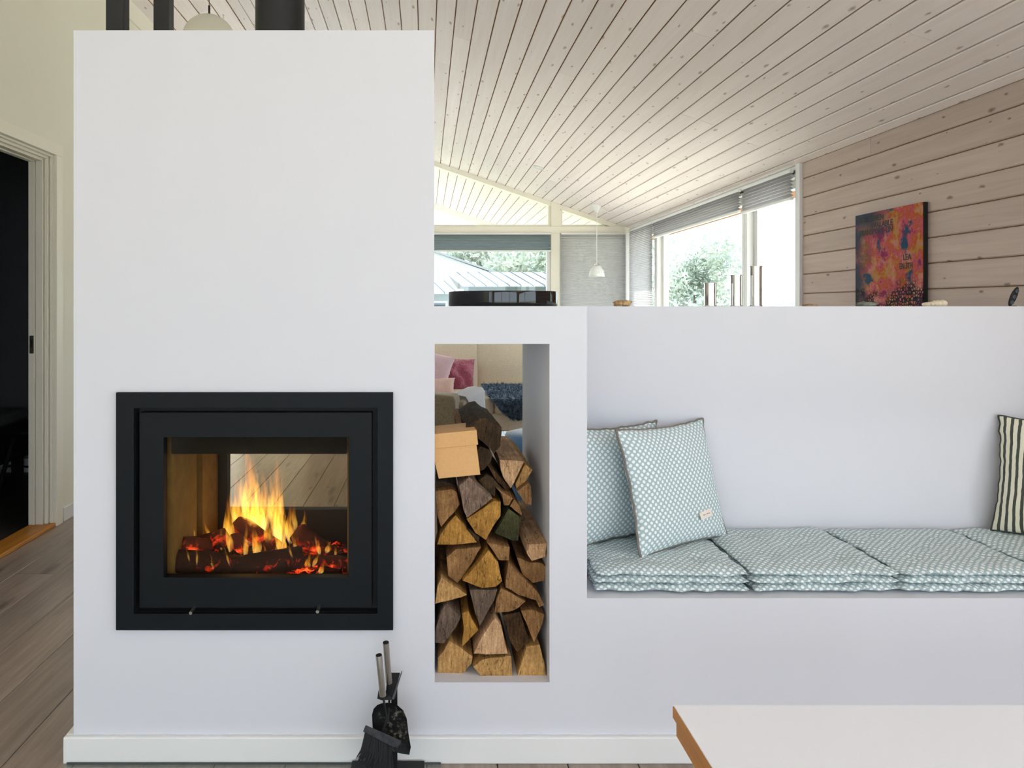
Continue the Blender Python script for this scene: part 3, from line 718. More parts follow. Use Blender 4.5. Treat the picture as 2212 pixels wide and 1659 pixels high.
# flue and steel posts on the chimney block
c = (605-CX)*2.28/F
fp = thing('flue_pipe', 'round black steel flue pipe rising from the chimney block', 'flue pipe', (c, 2.28, FZ))
obj('pipe', lathe(B(), [(0.070, 0), (0.076, 0), (0.076, ceil_z(c)-FZ-0.004), (0.070, ceil_z(c)-FZ-0.004)], 48, closed=True), M['steel_black'], fp, auto=40)
obj('collar', lathe(B(), [(0.077, 0.0), (0.088, 0.0), (0.088, 0.004), (0.077, 0.006)], 48, closed=True), M['steel_black'], fp, auto=40)
for xa, xb, Y, lab in ((228, 267, 2.20, 'black square steel post at the outer edge of the chimney block'), (331, 365, 2.28, 'thinner black square steel post between the outer post and the flue')):
    x0, x1 = (xa-CX)*Y/F, (xb-CX)*Y/F
    po = thing('steel_post', lab, 'post', ((x0+x1)/2, Y, FZ), group='black steel posts on the chimney block')
    h = ceil_z((x0+x1)/2) - FZ - 0.014; hw = (x1-x0)/2
    obj('shaft', bx(-hw, hw, 0, 0.045, 0, h), M['steel_black'], po, bevel=0.002)
    obj('foot_plate', bx(-hw-0.004, hw+0.004, -0.004, 0.049, 0, 0.004), M['steel_black'], po)

# ------------------------------------------------------------------ firewood
P7 = lambda x, y: (930+x/4.485, 1120+y/4.485)
P6 = lambda x, y: (930+x/6.144, 860+y/6.144)
G = lambda x, y: (x, y)
LOGS = [
 (P7, [(175,1175),(300,1250),(415,1330),(405,1400),(340,1490),(280,1545),(180,1558),(60,1550),(65,1350),(130,1270)], 'tan', 0, 'chunky tan log with a split at the bottom, beside the fireplace edge'),
 (P7, [(405,1435),(490,1375),(620,1345),(790,1328),(808,1575),(505,1558),(470,1510)], 'tan', 0, 'wedge log lying at the bottom centre on the niche floor'),
 (P7, [(930,1230),(1060,1215),(1085,1330),(1115,1430),(1133,1555),(825,1555),(880,1390)], 'tan', 0.005, 'tapered tan log standing on the niche floor by the bench side'),
 (P7, [(625,945),(690,1030),(755,1315),(600,1322),(410,1312),(480,1170)], 'pale', 0, 'pale triangular log above the bottom centre wedge'),
 (P7, [(160,815),(225,880),(300,945),(250,1060),(165,1170),(125,1220),(45,1215),(45,1070),(95,910)], 'grey', 0, 'weathered grey log with a rounded back, second from the floor'),
 (P7, [(300,915),(370,890),(400,970),(468,1085),(305,1250),(320,1060)], 'yellow', 0.01, 'small yellow crooked split between the grey log and the pale triangle'),
 (P7, [(370,682),(655,682),(620,790),(575,870),(475,1055),(415,870)], 'grey', 0, 'grey wedge log pointing down under the big fan-shaped log'),
 (P7, [(680,670),(930,800),(850,875),(760,905),(615,915),(640,770)], 'brown', 0, 'brown triangular log above the charred one'),
 (P7, [(690,932),(866,895),(898,985),(955,1190),(845,1305),(770,1200)], 'char', 0, 'half charred black log near the niche side'),
 (P7, [(872,888),(1000,882),(1105,922),(1090,1020),(1005,1212),(950,1080)], 'brown', 0, 'fan-shaped brown wedge pointing down beside the charred log'),
 (P7, [(100,560),(230,650),(362,740),(200,793),(38,833),(60,680)], 'tan', 0, 'sharp tan wedge pointing toward the stack middle, above the grey log'),
 (P7, [(250,290),(500,268),(400,440),(300,590),(260,635),(165,560),(150,370)], 'brown', 0, 'large brown block leaning left of the fan-shaped log'),
 (P7, [(560,300),(660,420),(700,610),(640,665),(500,682),(300,600),(440,450)], 'yellow', -0.005, 'big golden fan-shaped log with frayed lower edge in the middle'),
 (P7, [(542,232),(770,275),(765,410),(662,405)], 'brown', 0.01, 'small brown block under the green barked log'),
 (P7, [(750,420),(870,550),(985,650),(1060,740),(1110,845),(1060,870),(1030,800),(850,740),(720,665),(725,560)], 'brown', 0.005, 'long brown split with a thin hooked tail'),
 (P7, [(832,372),(960,425),(1080,430),(1140,480),(1105,610),(990,632),(882,535)], 'brown', 0.012, 'brown log tucked under the pale overhanging log'),
 (P7, [(930,245),(1135,235),(1115,375),(980,415),(930,340)], 'pale', -0.01, 'pale long log jutting forward by the niche side'),
 (G, [(984,1111),(1008,1140),(1032,1172),(1000,1177),(943,1177),(950,1155),(965,1133)], 'yellow', 0, 'golden triangular log with a flat underside'),
 (G, [(1099,1098),(1127,1117),(1120,1169),(1105,1168),(1068,1153),(1083,1125)], 'green', 0.0, 'green mossy barked log end'),
 (G, [(1067,1081),(1083,1082),(1082,1114),(1068,1135),(1058,1152),(1049,1168),(1026,1153),(1006,1122),(1035,1101)], 'yellow', 0, 'bright yellow split log below the bark-faced one'),
 (P6, [(370,1160),(510,1045),(575,1085),(640,1165),(835,1335),(700,1440),(480,1600),(430,1480),(390,1250)], 'barkgrey', -0.008, 'rough grey bark-faced log under the cardboard box'),
 (G, [(940,1059),(977,1055),(988,1062),(994,1090),(980,1110),(952,1139),(943,1110)], 'brown', 0, 'brown cracked log end beside the bark-faced one'),
 (P7, [(340,92),(372,102),(478,192),(470,238)], 'bark', 0.02, 'thin dark sliver between the golden triangle and the yellow log'),
 (P6, [(910,808),(1250,832),(1220,900),(1130,1080),(1065,1205),(960,1050),(920,900)], 'pale', 0.06, 'large pale log near the top, its long upper face showing'),
 (P6, [(440,395),(610,275),(730,245),(850,335),(950,385),(950,480),(930,650),(840,755),(800,690),(650,560)], 'bark', 0.05, 'dark barked log on the very top of the stack'),
 (P6, [(655,632),(790,680),(830,762),(790,870),(700,960),(600,1000),(560,800)], 'bark', 0.05, 'dark brown log half hidden behind the cardboard box'),
 (P6, [(1262,872),(1360,950),(1250,1130),(1138,1215),(1122,1150),(1200,980)], 'tan', 0.07, 'narrow tan split wedged against the niche side wall near the top'),
 (P6, [(1300,1122),(1340,1172),(1345,1430),(1262,1408),(1148,1240)], 'brown', 0.05, 'small brown log against the niche side below the narrow split'),
 (P6, [(750,882),(850,960),(1060,1208),(1010,1228),(860,1080)], 'char', 0.05, 'thin black slat slanting below the large pale log'),
 (P6, [(630,1090),(740,1002),(830,1060),(1000,1250),(865,1180),(855,1320),(720,1200)], 'bark', 0.05, 'dark barked log beside the box corner'),
 (P6, [(872,1192),(1095,1330),(1040,1428),(975,1428),(942,1270)], 'brown', 0.03, 'small pointed brown split in the upper middle'),
 (P6, [(1110,1345),(1190,1440),(1213,1560),(1130,1500),(1052,1435)], 'brown', 0.03, 'brown splinter piece above the green barked log'),
 (P6, [(60,1092),(250,1125),(360,1185),(285,1195),(62,1205)], 'bark', 0.03, 'flat dark log carrying the cardboard box'),
 (P6, [(350,405),(430,382),(490,440),(470,560),(360,560)], 'brown', 0.10, 'brown log tip peeping over the cardboard box'),
]
for i, (fn, poly, mt, dy, lab) in enumerate(LOGS):
    Y = 2.030 + dy + 0.030*rnd.random(); L = (0.44 + 0.05*rnd.random()) if dy < 0.04 else 0.40
    pts = []
    g = [fn(*p) for p in poly]
    for j, p in enumerate(g):                               # a few uneven points along each edge
        q = g[(j+1) % len(g)]
        pts.append(p)
        for s in (0.36, 0.70):
            e_ = math.hypot(q[0]-p[0], q[1]-p[1])
            if e_ > 14: pts.append((p[0]+(q[0]-p[0])*s+rnd.uniform(-0.7, 0.7), p[1]+(q[1]-p[1])*s+rnd.uniform(-0.7, 0.7)))
    wp = [W(p[0], p[1], Y) for p in pts]
    c = sum(wp, Vector())/len(wp); wp = [c+(q-c)*0.955 for q in wp]
    shift = Vector((rnd.uniform(-0.006, 0.006), L, rnd.uniform(-0.004, 0.004)))
    bm = B()
    prism(bm, list(range(len(wp))), lambda ii, s: (wp[ii]-c)*(1-0.05*s) + shift*s)
    # chipped, slightly domed end and some unevenness along the length
    bmesh.ops.recalc_face_normals(bm, faces=bm.faces)
    es = [e for e in bm.edges if abs((e.verts[0].co-e.verts[1].co).y) > 0.2]
    bmesh.ops.subdivide_edges(bm, edges=es, cuts=4)
    for v in bm.verts:
        a = 0.003 if v.co.y > 0.02 else 0.0
        v.co += Vector((noise.noise(v.co*25+Vector((i,0,0))), 0, noise.noise(v.co*25+Vector((0,0,i)))))*a
        if v.co.y < 0.01: v.co.y += 0.006*noise.noise(Vector((v.co.x*30, i, v.co.z*30)))
    o = obj('firewood_log', bm, LOGM[mt], loc=c)
    tag(o, lab, 'log', 'firewood stacked in the niche')

# cardboard box on the logs
Yb = 2.035
cb = thing('cardboard_box', 'brown cardboard box with a lid resting on the firewood', 'box', W(990, 1030, Yb), (0, math.radians(-5), math.radians(2)))
kb = Yb/F
bw = 96*kb; bh = 92*kb
bmx = B(); frame = [(-bw/2, 0), (bw/2-0.002, 0), (bw/2-0.006, bh-0.03), (-bw/2-0.003, bh-0.03)]
prism(bmx, [(-0.055, 0.0), (0.062, -0.0), (0.058, bh-0.02), (-0.070, bh-0.02)], lambda p, s: (p[0], 0.13*s, p[1]))
obj('body', bmx, M['kraft'], cb, bevel=0.001)
lz = bh-0.034
obj('lid', prism(B(), [(-0.075, lz), (0.063, lz), (0.062, lz+0.041), (-0.075, lz+0.041)], lambda p, s: (p[0], -0.004+0.138*s, p[1])), M['kraft'], cb, bevel=0.0012)

# ------------------------------------------------------------------ soft things on the bench
def uvmesh(name, bm, uvs, mat, parent, **k):
    lay = bm.loops.layers.uv.new('UVMap')
    for f in bm.faces:
        for l in f.loops: l[lay].uv = uvs[l.vert]
    return obj(name, bm, mat, parent, **k)
def pillow_bm(w, h, t, seed, n=30, wr=0.006, pinch=0.07, pw=3.2):
    bm = B(); uvs = {}; S = []
    def P(u, v, side):
        f = max(0.0, (1-abs(u)**pw)*(1-abs(v)**pw))**0.55
        x = w/2*u*(1-pinch*(1-abs(v)**2.0)*u*u); z = h/2*v*(1-pinch*(1-abs(u)**2.0)*v*v)
        q = Vector((x*9, z*9, seed*5.3+side))
        y = side*t/2*f + wr*noise.noise(q*1.4)*f*1.5
        edge = max(abs(u), abs(v))**6
        y += edge*0.006*noise.noise(Vector((x*22, z*22, seed)))
        rip = edge*0.004
        x += rip*noise.noise(Vector((z*40, seed, 1))); z += rip*noise.noise(Vector((x*40, seed, 2)))
        return Vector((x, y, z + h/2))
    grid = {}
    for side in (-1, 1):
        for i in range(n+1):
            for j in range(n+1):
                b = i in (0, n) or j in (0, n)
                if b and side == 1: grid[(1,i,j)] = grid[(-1,i,j)]; continue
                u, v = math.sin((i/n-0.5)*math.pi*0.96)/math.sin(0.48*math.pi), math.sin((j/n-0.5)*math.pi*0.96)/math.sin(0.48*math.pi)
                vt = bm.verts.new(P(u, v, side)); uvs[vt] = (u*w/2+0.3, v*h/2+0.3); grid[(side,i,j)] = vt
    for side in (-1, 1):
        for i in range(n):
            for j in range(n):
                q = [grid[(side,i,j)], grid[(side,i+1,j)], grid[(side,i+1,j+1)], grid[(side,i,j+1)]]
                bm.faces.new(q if side == -1 else q[::-1])
    border = [grid[(-1,i,0)] for i in range(n)] + [grid[(-1,n,j)] for j in range(n)] + [grid[(-1,i,n)] for i in range(n,0,-1)] + [grid[(-1,0,j)] for j in range(n,0,-1)]
    return bm, uvs, [v.co.copy() for v in border]
def cushion(name, label, cat, loc, rot, w, h, t, mat, seed, piping=None, group=None, pr=0.0028, **kw):
    root = thing(name, label, cat, loc, rot, group)
    bm, uvs, border = pillow_bm(w, h, t, seed, **kw)
    uvmesh('cover', bm, uvs, mat, root, smooth=True)
    if piping:
        pb = B(); n = len(border); seg = 6; rings = []
        for i, p in enumerate(border):
            d = (border[(i+1)%n]-border[i-1]).normalized(); a = Vector((0,1,0)); b = d.cross(a).normalized()
            rings.append([pb.verts.new(p+(a*math.cos(q)+b*math.sin(q))*pr) for q in [2*math.pi*k/seg for k in range(seg)]])
        for i in range(n):
            for k in range(seg): pb.faces.new((rings[i][k], rings[i][(k+1)%seg], rings[(i+1)%n][(k+1)%seg], rings[(i+1)%n][k]))
        obj('piping', pb, piping, root, smooth=True)
    return root
SEATZ = BZ + 0.062
p2 = cushion('dotted_cushion', 'dotted grey-green cushion in front, with a cream label near its lower corner', 'cushion', (0.795, 2.235, SEATZ+0.002), (math.radians(-14), math.radians(0), math.radians(32.4)), 0.405, 0.375, 0.085, M['dots'], 3, M['taupe_edge'], 'dotted back cushions on the bench', pr=0.004)
p1 = cushion('dotted_cushion', 'dotted grey-green cushion behind the other, half hidden by the niche wall', 'cushion', (0.615, 2.300, SEATZ+0.002), (math.radians(-5), 0, math.radians(27)), 0.36, 0.36, 0.075, M['dots'], 8, M['taupe_edge'], 'dotted back cushions on the bench', pr=0.004)
lab_c = plain('label_cream', lin(236, 224, 212), 0.8)
ink = plain('label_ink', lin(150, 120, 110), 0.8)
def label_tag(par, x, z, y, rot):
    t_ = obj('label_tag', bx(-0.034, 0.034, -0.0012, 0.0, -0.011, 0.011), lab_c, par, (x, y, z), rot)
    for k_, (x0, x1) in enumerate(((-0.020, -0.004), (0.000, 0.022))):            # faint looped handwriting, too small to read
        pts = [(x0+(x1-x0)*q/18, -0.0017, 0.0016*math.sin(q*1.9+k_)+0.0024*math.exp(-(q-2)**2/2.0)) for q in range(19)]
        obj('handwriting', tube(B(), pts, 0.00035, 5), ink, t_)
    return t_
label_tag(p2, 0.075, 0.085, -0.0395, (math.radians(-4), math.radians(-3), math.radians(8)))
label_tag(p1, 0.118, 0.080, -0.030, (math.radians(-4), math.radians(-3), math.radians(10)))
sp_ = cushion('striped_cushion', 'black and cream striped cushion leaning at the far end of the bench', 'cushion', (1.985, 2.225, SEATZ+0.004), (math.radians(-9), math.radians(1), math.radians(-50)), 0.42, 0.375, 0.12, M['stripes'], 5, M['charcoal_piping'], pr=0.0035)

def pad_bm(w, d, t, seed, n=40, flip=False):
    """quilted seat pad: soft edges, tuft dimples, puckered rim"""
    bm = B(); uvs = {}; grid = {}
    tufts = [(-0.5, -0.45), (0.5, -0.45), (0, 0.05), (-0.5, 0.55), (0.5, 0.55)]
    for side in (1, -1):
        for i in range(n+1):
            for j in range(n+1):
                if side == -1 and (i in (0, n) or j in (0, n)): grid[(side,i,j)] = grid[(1,i,j)]; continue
                u, v = math.sin((i/n-0.5)*math.pi*0.98)/math.sin(0.49*math.pi), math.sin((j/n-0.5)*math.pi*0.98)/math.sin(0.49*math.pi)
                f = max(0.0, (1-abs(u)**9)*(1-abs(v)**9))**0.5
                m = max(abs(u), abs(v))**10
                x = w/2*u; y = d/2*v
                x += m*0.009*noise.noise(Vector((y*34, seed, side*0.4)))*abs(u)**8 ; y += m*0.011*noise.noise(Vector((x*34, seed+9, side*0.4)))*abs(v)**8
                z = 0.5*t*f*side
                if side == 1:
                    for (a, b) in tufts: z -= 0.010*math.exp(-((u-a)**2+(v-b)**2)/0.016)
                    z += 0.006*noise.noise(Vector((x*16, y*16, seed)))*f + 0.005*noise.noise(Vector((x*45, y*45, seed)))*f
                z += m*0.008*noise.noise(Vector((x*26+y*26, seed*3.3, 0)))
                vt = bm.verts.new((x, y, z+t/2)); uvs[vt] = (x*1.0+0.5+seed*0.013, y+0.5+(1-f)*z*1.2)
                grid[(side,i,j)] = vt
    for side in (1, -1):
        for i in range(n):
            for j in range(n):
                q = [grid[(side,i,j)], grid[(side,i+1,j)], grid[(side,i+1,j+1)], grid[(side,i,j+1)]]
                bm.faces.new(q if side == 1 else q[::-1])
    return bm, uvs
pads = [(0.473, 0.900, 'folded dotted seat pad under the two dotted cushions'), (0.908, 1.318, 'folded dotted seat pad next to the pad with the cushions'),
        (1.324, 1.735, 'folded dotted seat pad in front of the striped cushion, third in the row'), (1.741, 2.16, 'folded dotted seat pad under the striped cushion')]
for i, (x0, x1, lab) in enumerate(pads):
    w = x1-x0; d = 0.405
    root = thing('seat_pad', lab, 'seat pad', ((x0+x1)/2, 2.226+0.003*(i % 2), BZ+0.0015), (0, 0, math.radians((-0.6, 0.5, -0.3, 0.4)[i])), 'folded dotted seat pads on the bench')
    for lv, (tt, zz, ww) in enumerate(((0.026, 0.0, 0.004), (0.026, 0.021, 0.0), (0.026, 0.042, 0.006))):
        bm, uvs = pad_bm(w-ww, d-0.004*lv, tt, i*2.3+lv*1.1+1)
        uvmesh(('lower_fold', 'middle_fold', 'upper_fold')[lv], bm, uvs, M['dots'], root, smooth=True, loc=(0, 0, zz))

# ------------------------------------------------------------------ things on the shelf
SZ = SHZ
def on_shelf(px, Y): return ((px-CX)*Y/F, Y, SZ)
Yd = 2.30; kd = Yd/F; rr = 117*kd
dish = thing('black_bowl', 'wide glossy black round bowl on the shelf beside the chimney block', 'bowl', on_shelf(1086, Yd))
hh = 33*kd-0.002
obj('shell', lathe(B(), [(0, 0), (rr*0.985, 0), (rr*0.998, 0.003), (rr, 0.006), (rr, hh-0.004), (rr*0.997, hh-0.001), (rr*0.985, hh), (rr*0.972, hh-0.002), (rr*0.968, hh-0.006), (rr*0.965, 0.008), (0, 0.008)], 96), M['gloss_black'], dish, auto=35)
stm = plain('brown_porous_stone', lin(214, 176, 128), 0.9, bump=(60, 1.0, 0.02), var=0.45, vscale=40)
o = obj('stone', blob(B(), (0,0,0.010), (0.031, 0.020, 0.012), 3, 0.5, 2.4, flat=-0.010), stm, loc=on_shelf(1344, 2.49), smooth=True)
tag(o, 'small brown porous stone on the shelf between the bowl and the steel holders', 'stone')
o = obj('stone', blob(B(), (0,0,0.003), (0.026, 0.018, 0.006), 5, 0.4, 2.0, flat=-0.003), plain('flat_brown_stone', lin(170, 140, 112), 0.85, var=0.3, vscale=60), loc=on_shelf(1751, 2.49), smooth=True)
tag(o, 'thin flat brown stone on the shelf below the window trim', 'stone')
o = obj('oyster_shell', blob(B(), (0,0,0.006), (0.033, 0.022, 0.010), 9, 0.55, 2.6, flat=-0.006), plain('grey_shell', lin(130, 132, 118), 0.6, var=0.35, vscale=70), loc=on_shelf(1871, 2.49), smooth=True)
tag(o, 'grey-green oyster shell lying on the shelf under the painting', 'shell')
shm = plain('cream_shell', lin(226, 212, 186), 0.5, var=0.10, vscale=50)
bm = B()
for k_ in range(5):
    blob(bm, (-0.030+k_*0.016, 0.002*(k_ % 2), 0.006+0.0035*(1 if k_ > 1 else 0)), (0.013, 0.015, 0.008+0.0012*k_), k_, 0.15, 2, (14, 10))
o = obj('sea_shell', bm, shm, loc=on_shelf(2018, 2.49), smooth=True, rot=(0, 0, math.radians(10))); tag(o, 'cream ridged whelk shell on the shelf just past the painting edge', 'shell')
for px, py, lab in ((1534, 611, 'shortest of the three polished steel holders'), (1590, 594, 'middle-sized polished steel holder'), (1632, 575, 'tallest polished steel holder, next to the window mullion')):
    Yc = 2.49; h = (CY-py)*Yc/F - 0.002; r = 12.6*Yc/F
    hc = thing('candle_holder', lab, 'candle holder', on_shelf(px, Yc), group='polished steel holders on the shelf')
    obj('tube', lathe(B(), [(r*0.93, 0.004), (r, 0.004), (r, h-0.003), (r*0.93, h-0.003)], 40, closed=True), M['chrome'], hc, auto=40)
    obj('rim', lathe(B(), [(r*0.92, h-0.003), (r*1.10, h-0.003), (r*1.12, h-0.0015), (r*1.10, h), (r*0.92, h)], 40, closed=True), M['chrome'], hc, auto=40)
    obj('base', lathe(B(), [(0, 0), (r*1.10, 0), (r*1.12, 0.002), (r*1.08, 0.004), (0, 0.004)], 40), M['chrome'], hc, auto=40)
# small oval remote on a wire foot
rm = thing('remote_control', 'small black oval remote standing tilted on the shelf end', 'remote', on_shelf(2183, 2.49))
bm = blob(B(), (0, 0, 0), (0.011, 0.006, 0.036), 0, 0.0, 1, (20, 14))
obj('body', bm, M['black'], rm, (0.010, 0, 0.033), (0, math.radians(24), 0), smooth=True)
obj('wire_foot', tube(B(), [(-0.004, 0, 0.003), (0.006, 0.004, 0.0014), (0.026, 0.006, 0.0014)], 0.0012, 6), M['black'], rm)
for k_ in range(3):
    z_ = 0.013+k_*0.0195; x_ = 0.0015+k_*0.0085
    obj('button', blob(B(), (0,0,0), (0.0065, 0.0016, 0.0075), 1, 0, 1, (14, 8)), plain('button_grey', lin(58, 66, 74), 0.5), rm, (x_, -0.0052, z_), (0, math.radians(24), 0), smooth=True)

# ------------------------------------------------------------------ painting on the boarded wall
PT = 0.026; PXF = RX - PT - 0.002
def cy(px): return PXF*F/(px-CX)
pY0, pY1 = cy(1993), cy(1848); pZ1 = CAMZ+(CY-436)*pY0/F; pZ0 = pZ1-0.80
pic = thing('painting', 'colourful abstract canvas with black lettering on the boarded wall', 'painting', (RX-0.002, (pY0+pY1)/2, pZ0))
pw_ = pY1-pY0
t = NT('abstract_paint'); t.bs('Roughness', 0.6); t.bs('Specular IOR Level', 0.15)
v = t.coord('Object'); sx_ = t.n('ShaderNodeSeparateXYZ'); t.L.new(v, sx_.inputs[0])
u_ = t.math('SUBTRACT', 0.5, t.math('DIVIDE', sx_.outputs[1], pw_))          # 0 left .. 1 right as hung
h_ = t.math('DIVIDE', sx_.outputs[2], 0.80)
ns = t.noise(v, 7.5, 5, 0.7, dist=0.25); ns2 = t.noise(v, 11, 4, 0.7)
warm = t.ramp(ns, [(0.30, lin(24,60,96)), (0.40, lin(130,14,66)), (0.46, lin(186,84,96)), (0.52, lin(178,66,18)), (0.58, lin(168,126,40)), (0.66, lin(190,112,104)), (0.76, lin(140,12,32))])
warm = t.mix(t.ramp(ns2, [(0.52, (0,0,0,1)), (0.62, (1,1,1,1))]), warm, lin(192,122,108))
warm = t.mix(t.ramp(t.noise(t.mapping(v, (1,1,1), loc=(3,1,2)), 9, 3), [(0.60, (0,0,0,1)), (0.66, (1,1,1,1))]), warm, lin(14,62,92))
navy = t.math('SUBTRACT', t.math('MULTIPLY', t.math('SUBTRACT', 0.42, u_), 3.2), t.math('MULTIPLY', t.math('SUBTRACT', ns2, 0.30), 2.0), clamp=True)
topn = t.math('MULTIPLY', t.math('MULTIPLY', t.math('SUBTRACT', h_, 0.80), 7.0, clamp=True), t.math('MULTIPLY', t.math('SUBTRACT', 0.60, u_), 3.0, clamp=True))
col = t.mix(t.math('MAXIMUM', navy, topn), warm, lin(48,54,74))
def vordots(scale, lo, hi):
    vr = t.n('ShaderNodeTexVoronoi', feature='DISTANCE_TO_EDGE'); vr.inputs['Scale'].default_value = scale; vr.inputs['Randomness'].default_value = 0.55
    t.L.new(t.mapping(v, (0.0, 1, 1)), vr.inputs['Vector']); return t.ramp(vr.outputs['Distance'], [(lo, (1,1,1,1)), (hi, (0,0,0,1))])
mask = t.math('MULTIPLY', t.ramp(t.noise(t.mapping(v, loc=(7,2,5)), 6, 2), [(0.44, (0,0,0,1)), (0.50, (1,1,1,1))]), t.math('MULTIPLY', t.math('SUBTRACT', 0.55, h_), 14.0, clamp=True))
col = t.mix(t.math('MULTIPLY', vordots(58, 0.13, 0.20), mask), col, lin(10,8,10))
t.bs('Base Color', col)
obj('canvas', bx(-PT, -PT+0.003, -pw_/2, pw_/2, 0, 0.80), t.m, pic)
obj('stretcher', bx(-PT+0.003, 0.0, -pw_/2, pw_/2, 0, 0.80), M['black'], pic)
txm = plain('black_lettering', lin(6, 7, 9), 0.6)
for body, xa, xb, yt in (('SOMETIMEN', 1856, 1914, 478), ('AVALABLE', 1880, 1936, 489), ('TRANSPORT TIN', 1856, 1940, 504), ('LEA', 1951, 1972, 561), ('EN 3TH', 1943, 1977, 580)):
    ya, yb = cy(xa), cy(xb); wd = ya-yb
    zz = CAMZ+(CY-yt)*((ya+yb)/2)/F
    cu = bpy.data.curves.new('lettering', 'FONT'); cu.body = body; cu.size = 0.042; cu.extrude = 0.0004; cu.offset = 0.0013
    lo = letters(cu, txm, pic)
    lo.matrix_local = Matrix(((0,0,-1,-PT-0.0006), (-1,0,0,ya-(pY0+pY1)/2), (0,1,0,zz-pZ0), (0,0,0,1))) @ Matrix.Diagonal((wd/(0.0285*len(body)*0.98), 1.0, 1.0, 1.0))

# ------------------------------------------------------------------ lamps
Yp = 8.24; cxp = (1289-CX)*Yp/F
pl = thing('pendant_lamp', 'small white bell pendant lamp hanging before the grey corner blind', 'pendant lamp', (cxp, Yp, CAMZ-(598-CY)*Yp/F))
kp = Yp/F; zc0 = ceil_z(cxp) - pl.location.z
obj('shade', lathe(B(), [(17*kp, 0), (16.6*kp, 6*kp), (14.5*kp, 13*kp), (11*kp, 19*kp), (6.5*kp, 23.5*kp), (0.012, 25*kp), (0.012, 24.2*kp), (6.2*kp, 22.7*kp), (10.6*kp, 18.4*kp), (14.1*kp, 12.6*kp), (16.2*kp, 6*kp), (16.6*kp, 0)], 40, closed=True), M['white'], pl, smooth=True)
obj('yoke', tube(B(), [Vector((math.cos(a)*8*kp, 0, 20*kp+math.sin(a)*9*kp)) for a in [math.pi*k_/10 for k_ in range(11)]], 0.006, 8), M['chrome'], pl, smooth=True)
obj('cord', tube(B(), [(0, 0, 26*kp), (0, 0, zc0-0.06)], 0.0035, 6), M['white'], pl)
obj('ceiling_cup', lathe(B(), [(0.0, -0.085), (0.012, -0.085), (0.058, 0.0), (0.058, 0.012), (0, 0.012)], 28, (0, 0, zc0)), M['white'], pl, auto=40)
xs = 38*kp
obj('ceiling_cable', tube(B(), [(0.03, 0, zc0-0.02), (xs*0.6, 0, zc0-0.034-xs*0.6*SL), (xs, 0, zc0-0.012-xs*SL)], 0.004, 6), M['white'], pl)
Yl = 7.4; xl = (1163-CX)*Yl/F
dl = thing('ceiling_spotlight', 'flat round white light set into the boarded ceiling', 'ceiling light', (xl, Yl, ceil_z(xl)), (0, th, 0))
obj('bezel', lathe(B(), [(0.034, -0.002), (0.036, -0.010), (0.050, -0.008), (0.052, 0.0), (0.034, 0.0)], 36, closed=True), M['white'], dl, smooth=True)
obj('lens', lathe(B(), [(0, -0.005), (0.034, -0.005), (0.034, 0), (0, 0)], 36), plain('lens_white', (0.9, 0.9, 0.88, 1), 0.3), dl)
Yg = 4.2; xg = (452-CX)*Yg/F; Rg = 0.15; ztop = CAMZ+(CY-33)*Yg/F
gl = thing('globe_lamp', 'large opal glass globe lamp hanging behind the chimney block', 'pendant lamp', (xg, Yg, ztop-2*Rg))
obj('globe', blob(B(), (0, 0, Rg), (Rg, Rg, Rg), 0, 0, 1, (36, 24)), plain('opal_glass', (0.80, 0.79, 0.66, 1), 0.25), gl, smooth=True)
obj('fitting', tube(B(), [(0, 0, 2*Rg-0.004), (0, 0, 2*Rg+0.055)], 0.006, 10), M['steel_black'], gl)
obj('cord', tube(B(), [(0, 0, 2*Rg+0.05), (0, 0, ceil_z(xg)-gl.location.z-0.012)], 0.002, 6), M['steel_black'], gl)
obj('ceiling_cup', lathe(B(), [(0, -0.03), (0.05, -0.03), (0.05, 0.0), (0, 0.0)], 24, (0, 0, ceil_z(xg)-gl.location.z)), M['white'], gl)

# ------------------------------------------------------------------ fire tools in front of the stove
kt = 1.88/F
hp = obj('hearth_plate', bx((151-CX)*2.0/F, (952-CX)*2.0/F, 1.25, 1.982, 0.0008, 0.0068), M['hearthglass'])
tag(hp, 'clear glass hearth plate on the floor before the stove', 'hearth plate')
obj('edge', bx((151-CX)*2.0/F, (952-CX)*2.0/F, 1.982, 1.983, 0.0010, 0.0066), M['glassedge'], hp)
Pt = lambda x, y, Y: W(720+x/5.742, 1370+y/5.742, Y)
base = Vector((-0.085, 1.915, 0.007))
ts = thing('tool_stand', 'black steel stand holding the fireplace brush and shovel', 'tool stand', base)
tp = lambda nm, bm, mat, par, **k: obj(nm, bm, mat, par, world=True, **k)
tp('base_plate', bx(-0.20, -0.004, 1.80, 1.978, 0.0072, 0.0142), M['black'], ts, bevel=0.001)
a_, b_ = Pt(720, 1600, 1.93), Pt(795, 1600, 1.93)
tp('post', bx(a_.x, b_.x, 1.925, 1.935, 0.0142, Pt(0, 560, 1.93).z), M['black'], ts)
poly = [Pt(545, 800, 1.87), Pt(560, 745, 1.87), Pt(650, 775, 1.875), Pt(700, 770, 1.88), Pt(735, 815, 1.88), Pt(600, 820, 1.87)]
bm = B(); prism(bm, poly, lambda p, s: p + Vector((0, 0.03*s, 0.0))); tp('hook_bar', bm, M['black'], ts)
poly = [Pt(700, 495, 1.94), Pt(825, 495, 1.94), Pt(735, 812, 1.885), Pt(650, 800, 1.885), Pt(660, 600, 1.92)]
bm = B(); prism(bm, poly, lambda p, s: p + Vector((0, 0.004*s, 0.002*s))); tp('back_plate', bm, M['black'], ts)
poly = [Pt(845, 462, 1.925), Pt(828, 500, 1.93), Pt(728, 800, 1.875), Pt(740, 812, 1.872)]
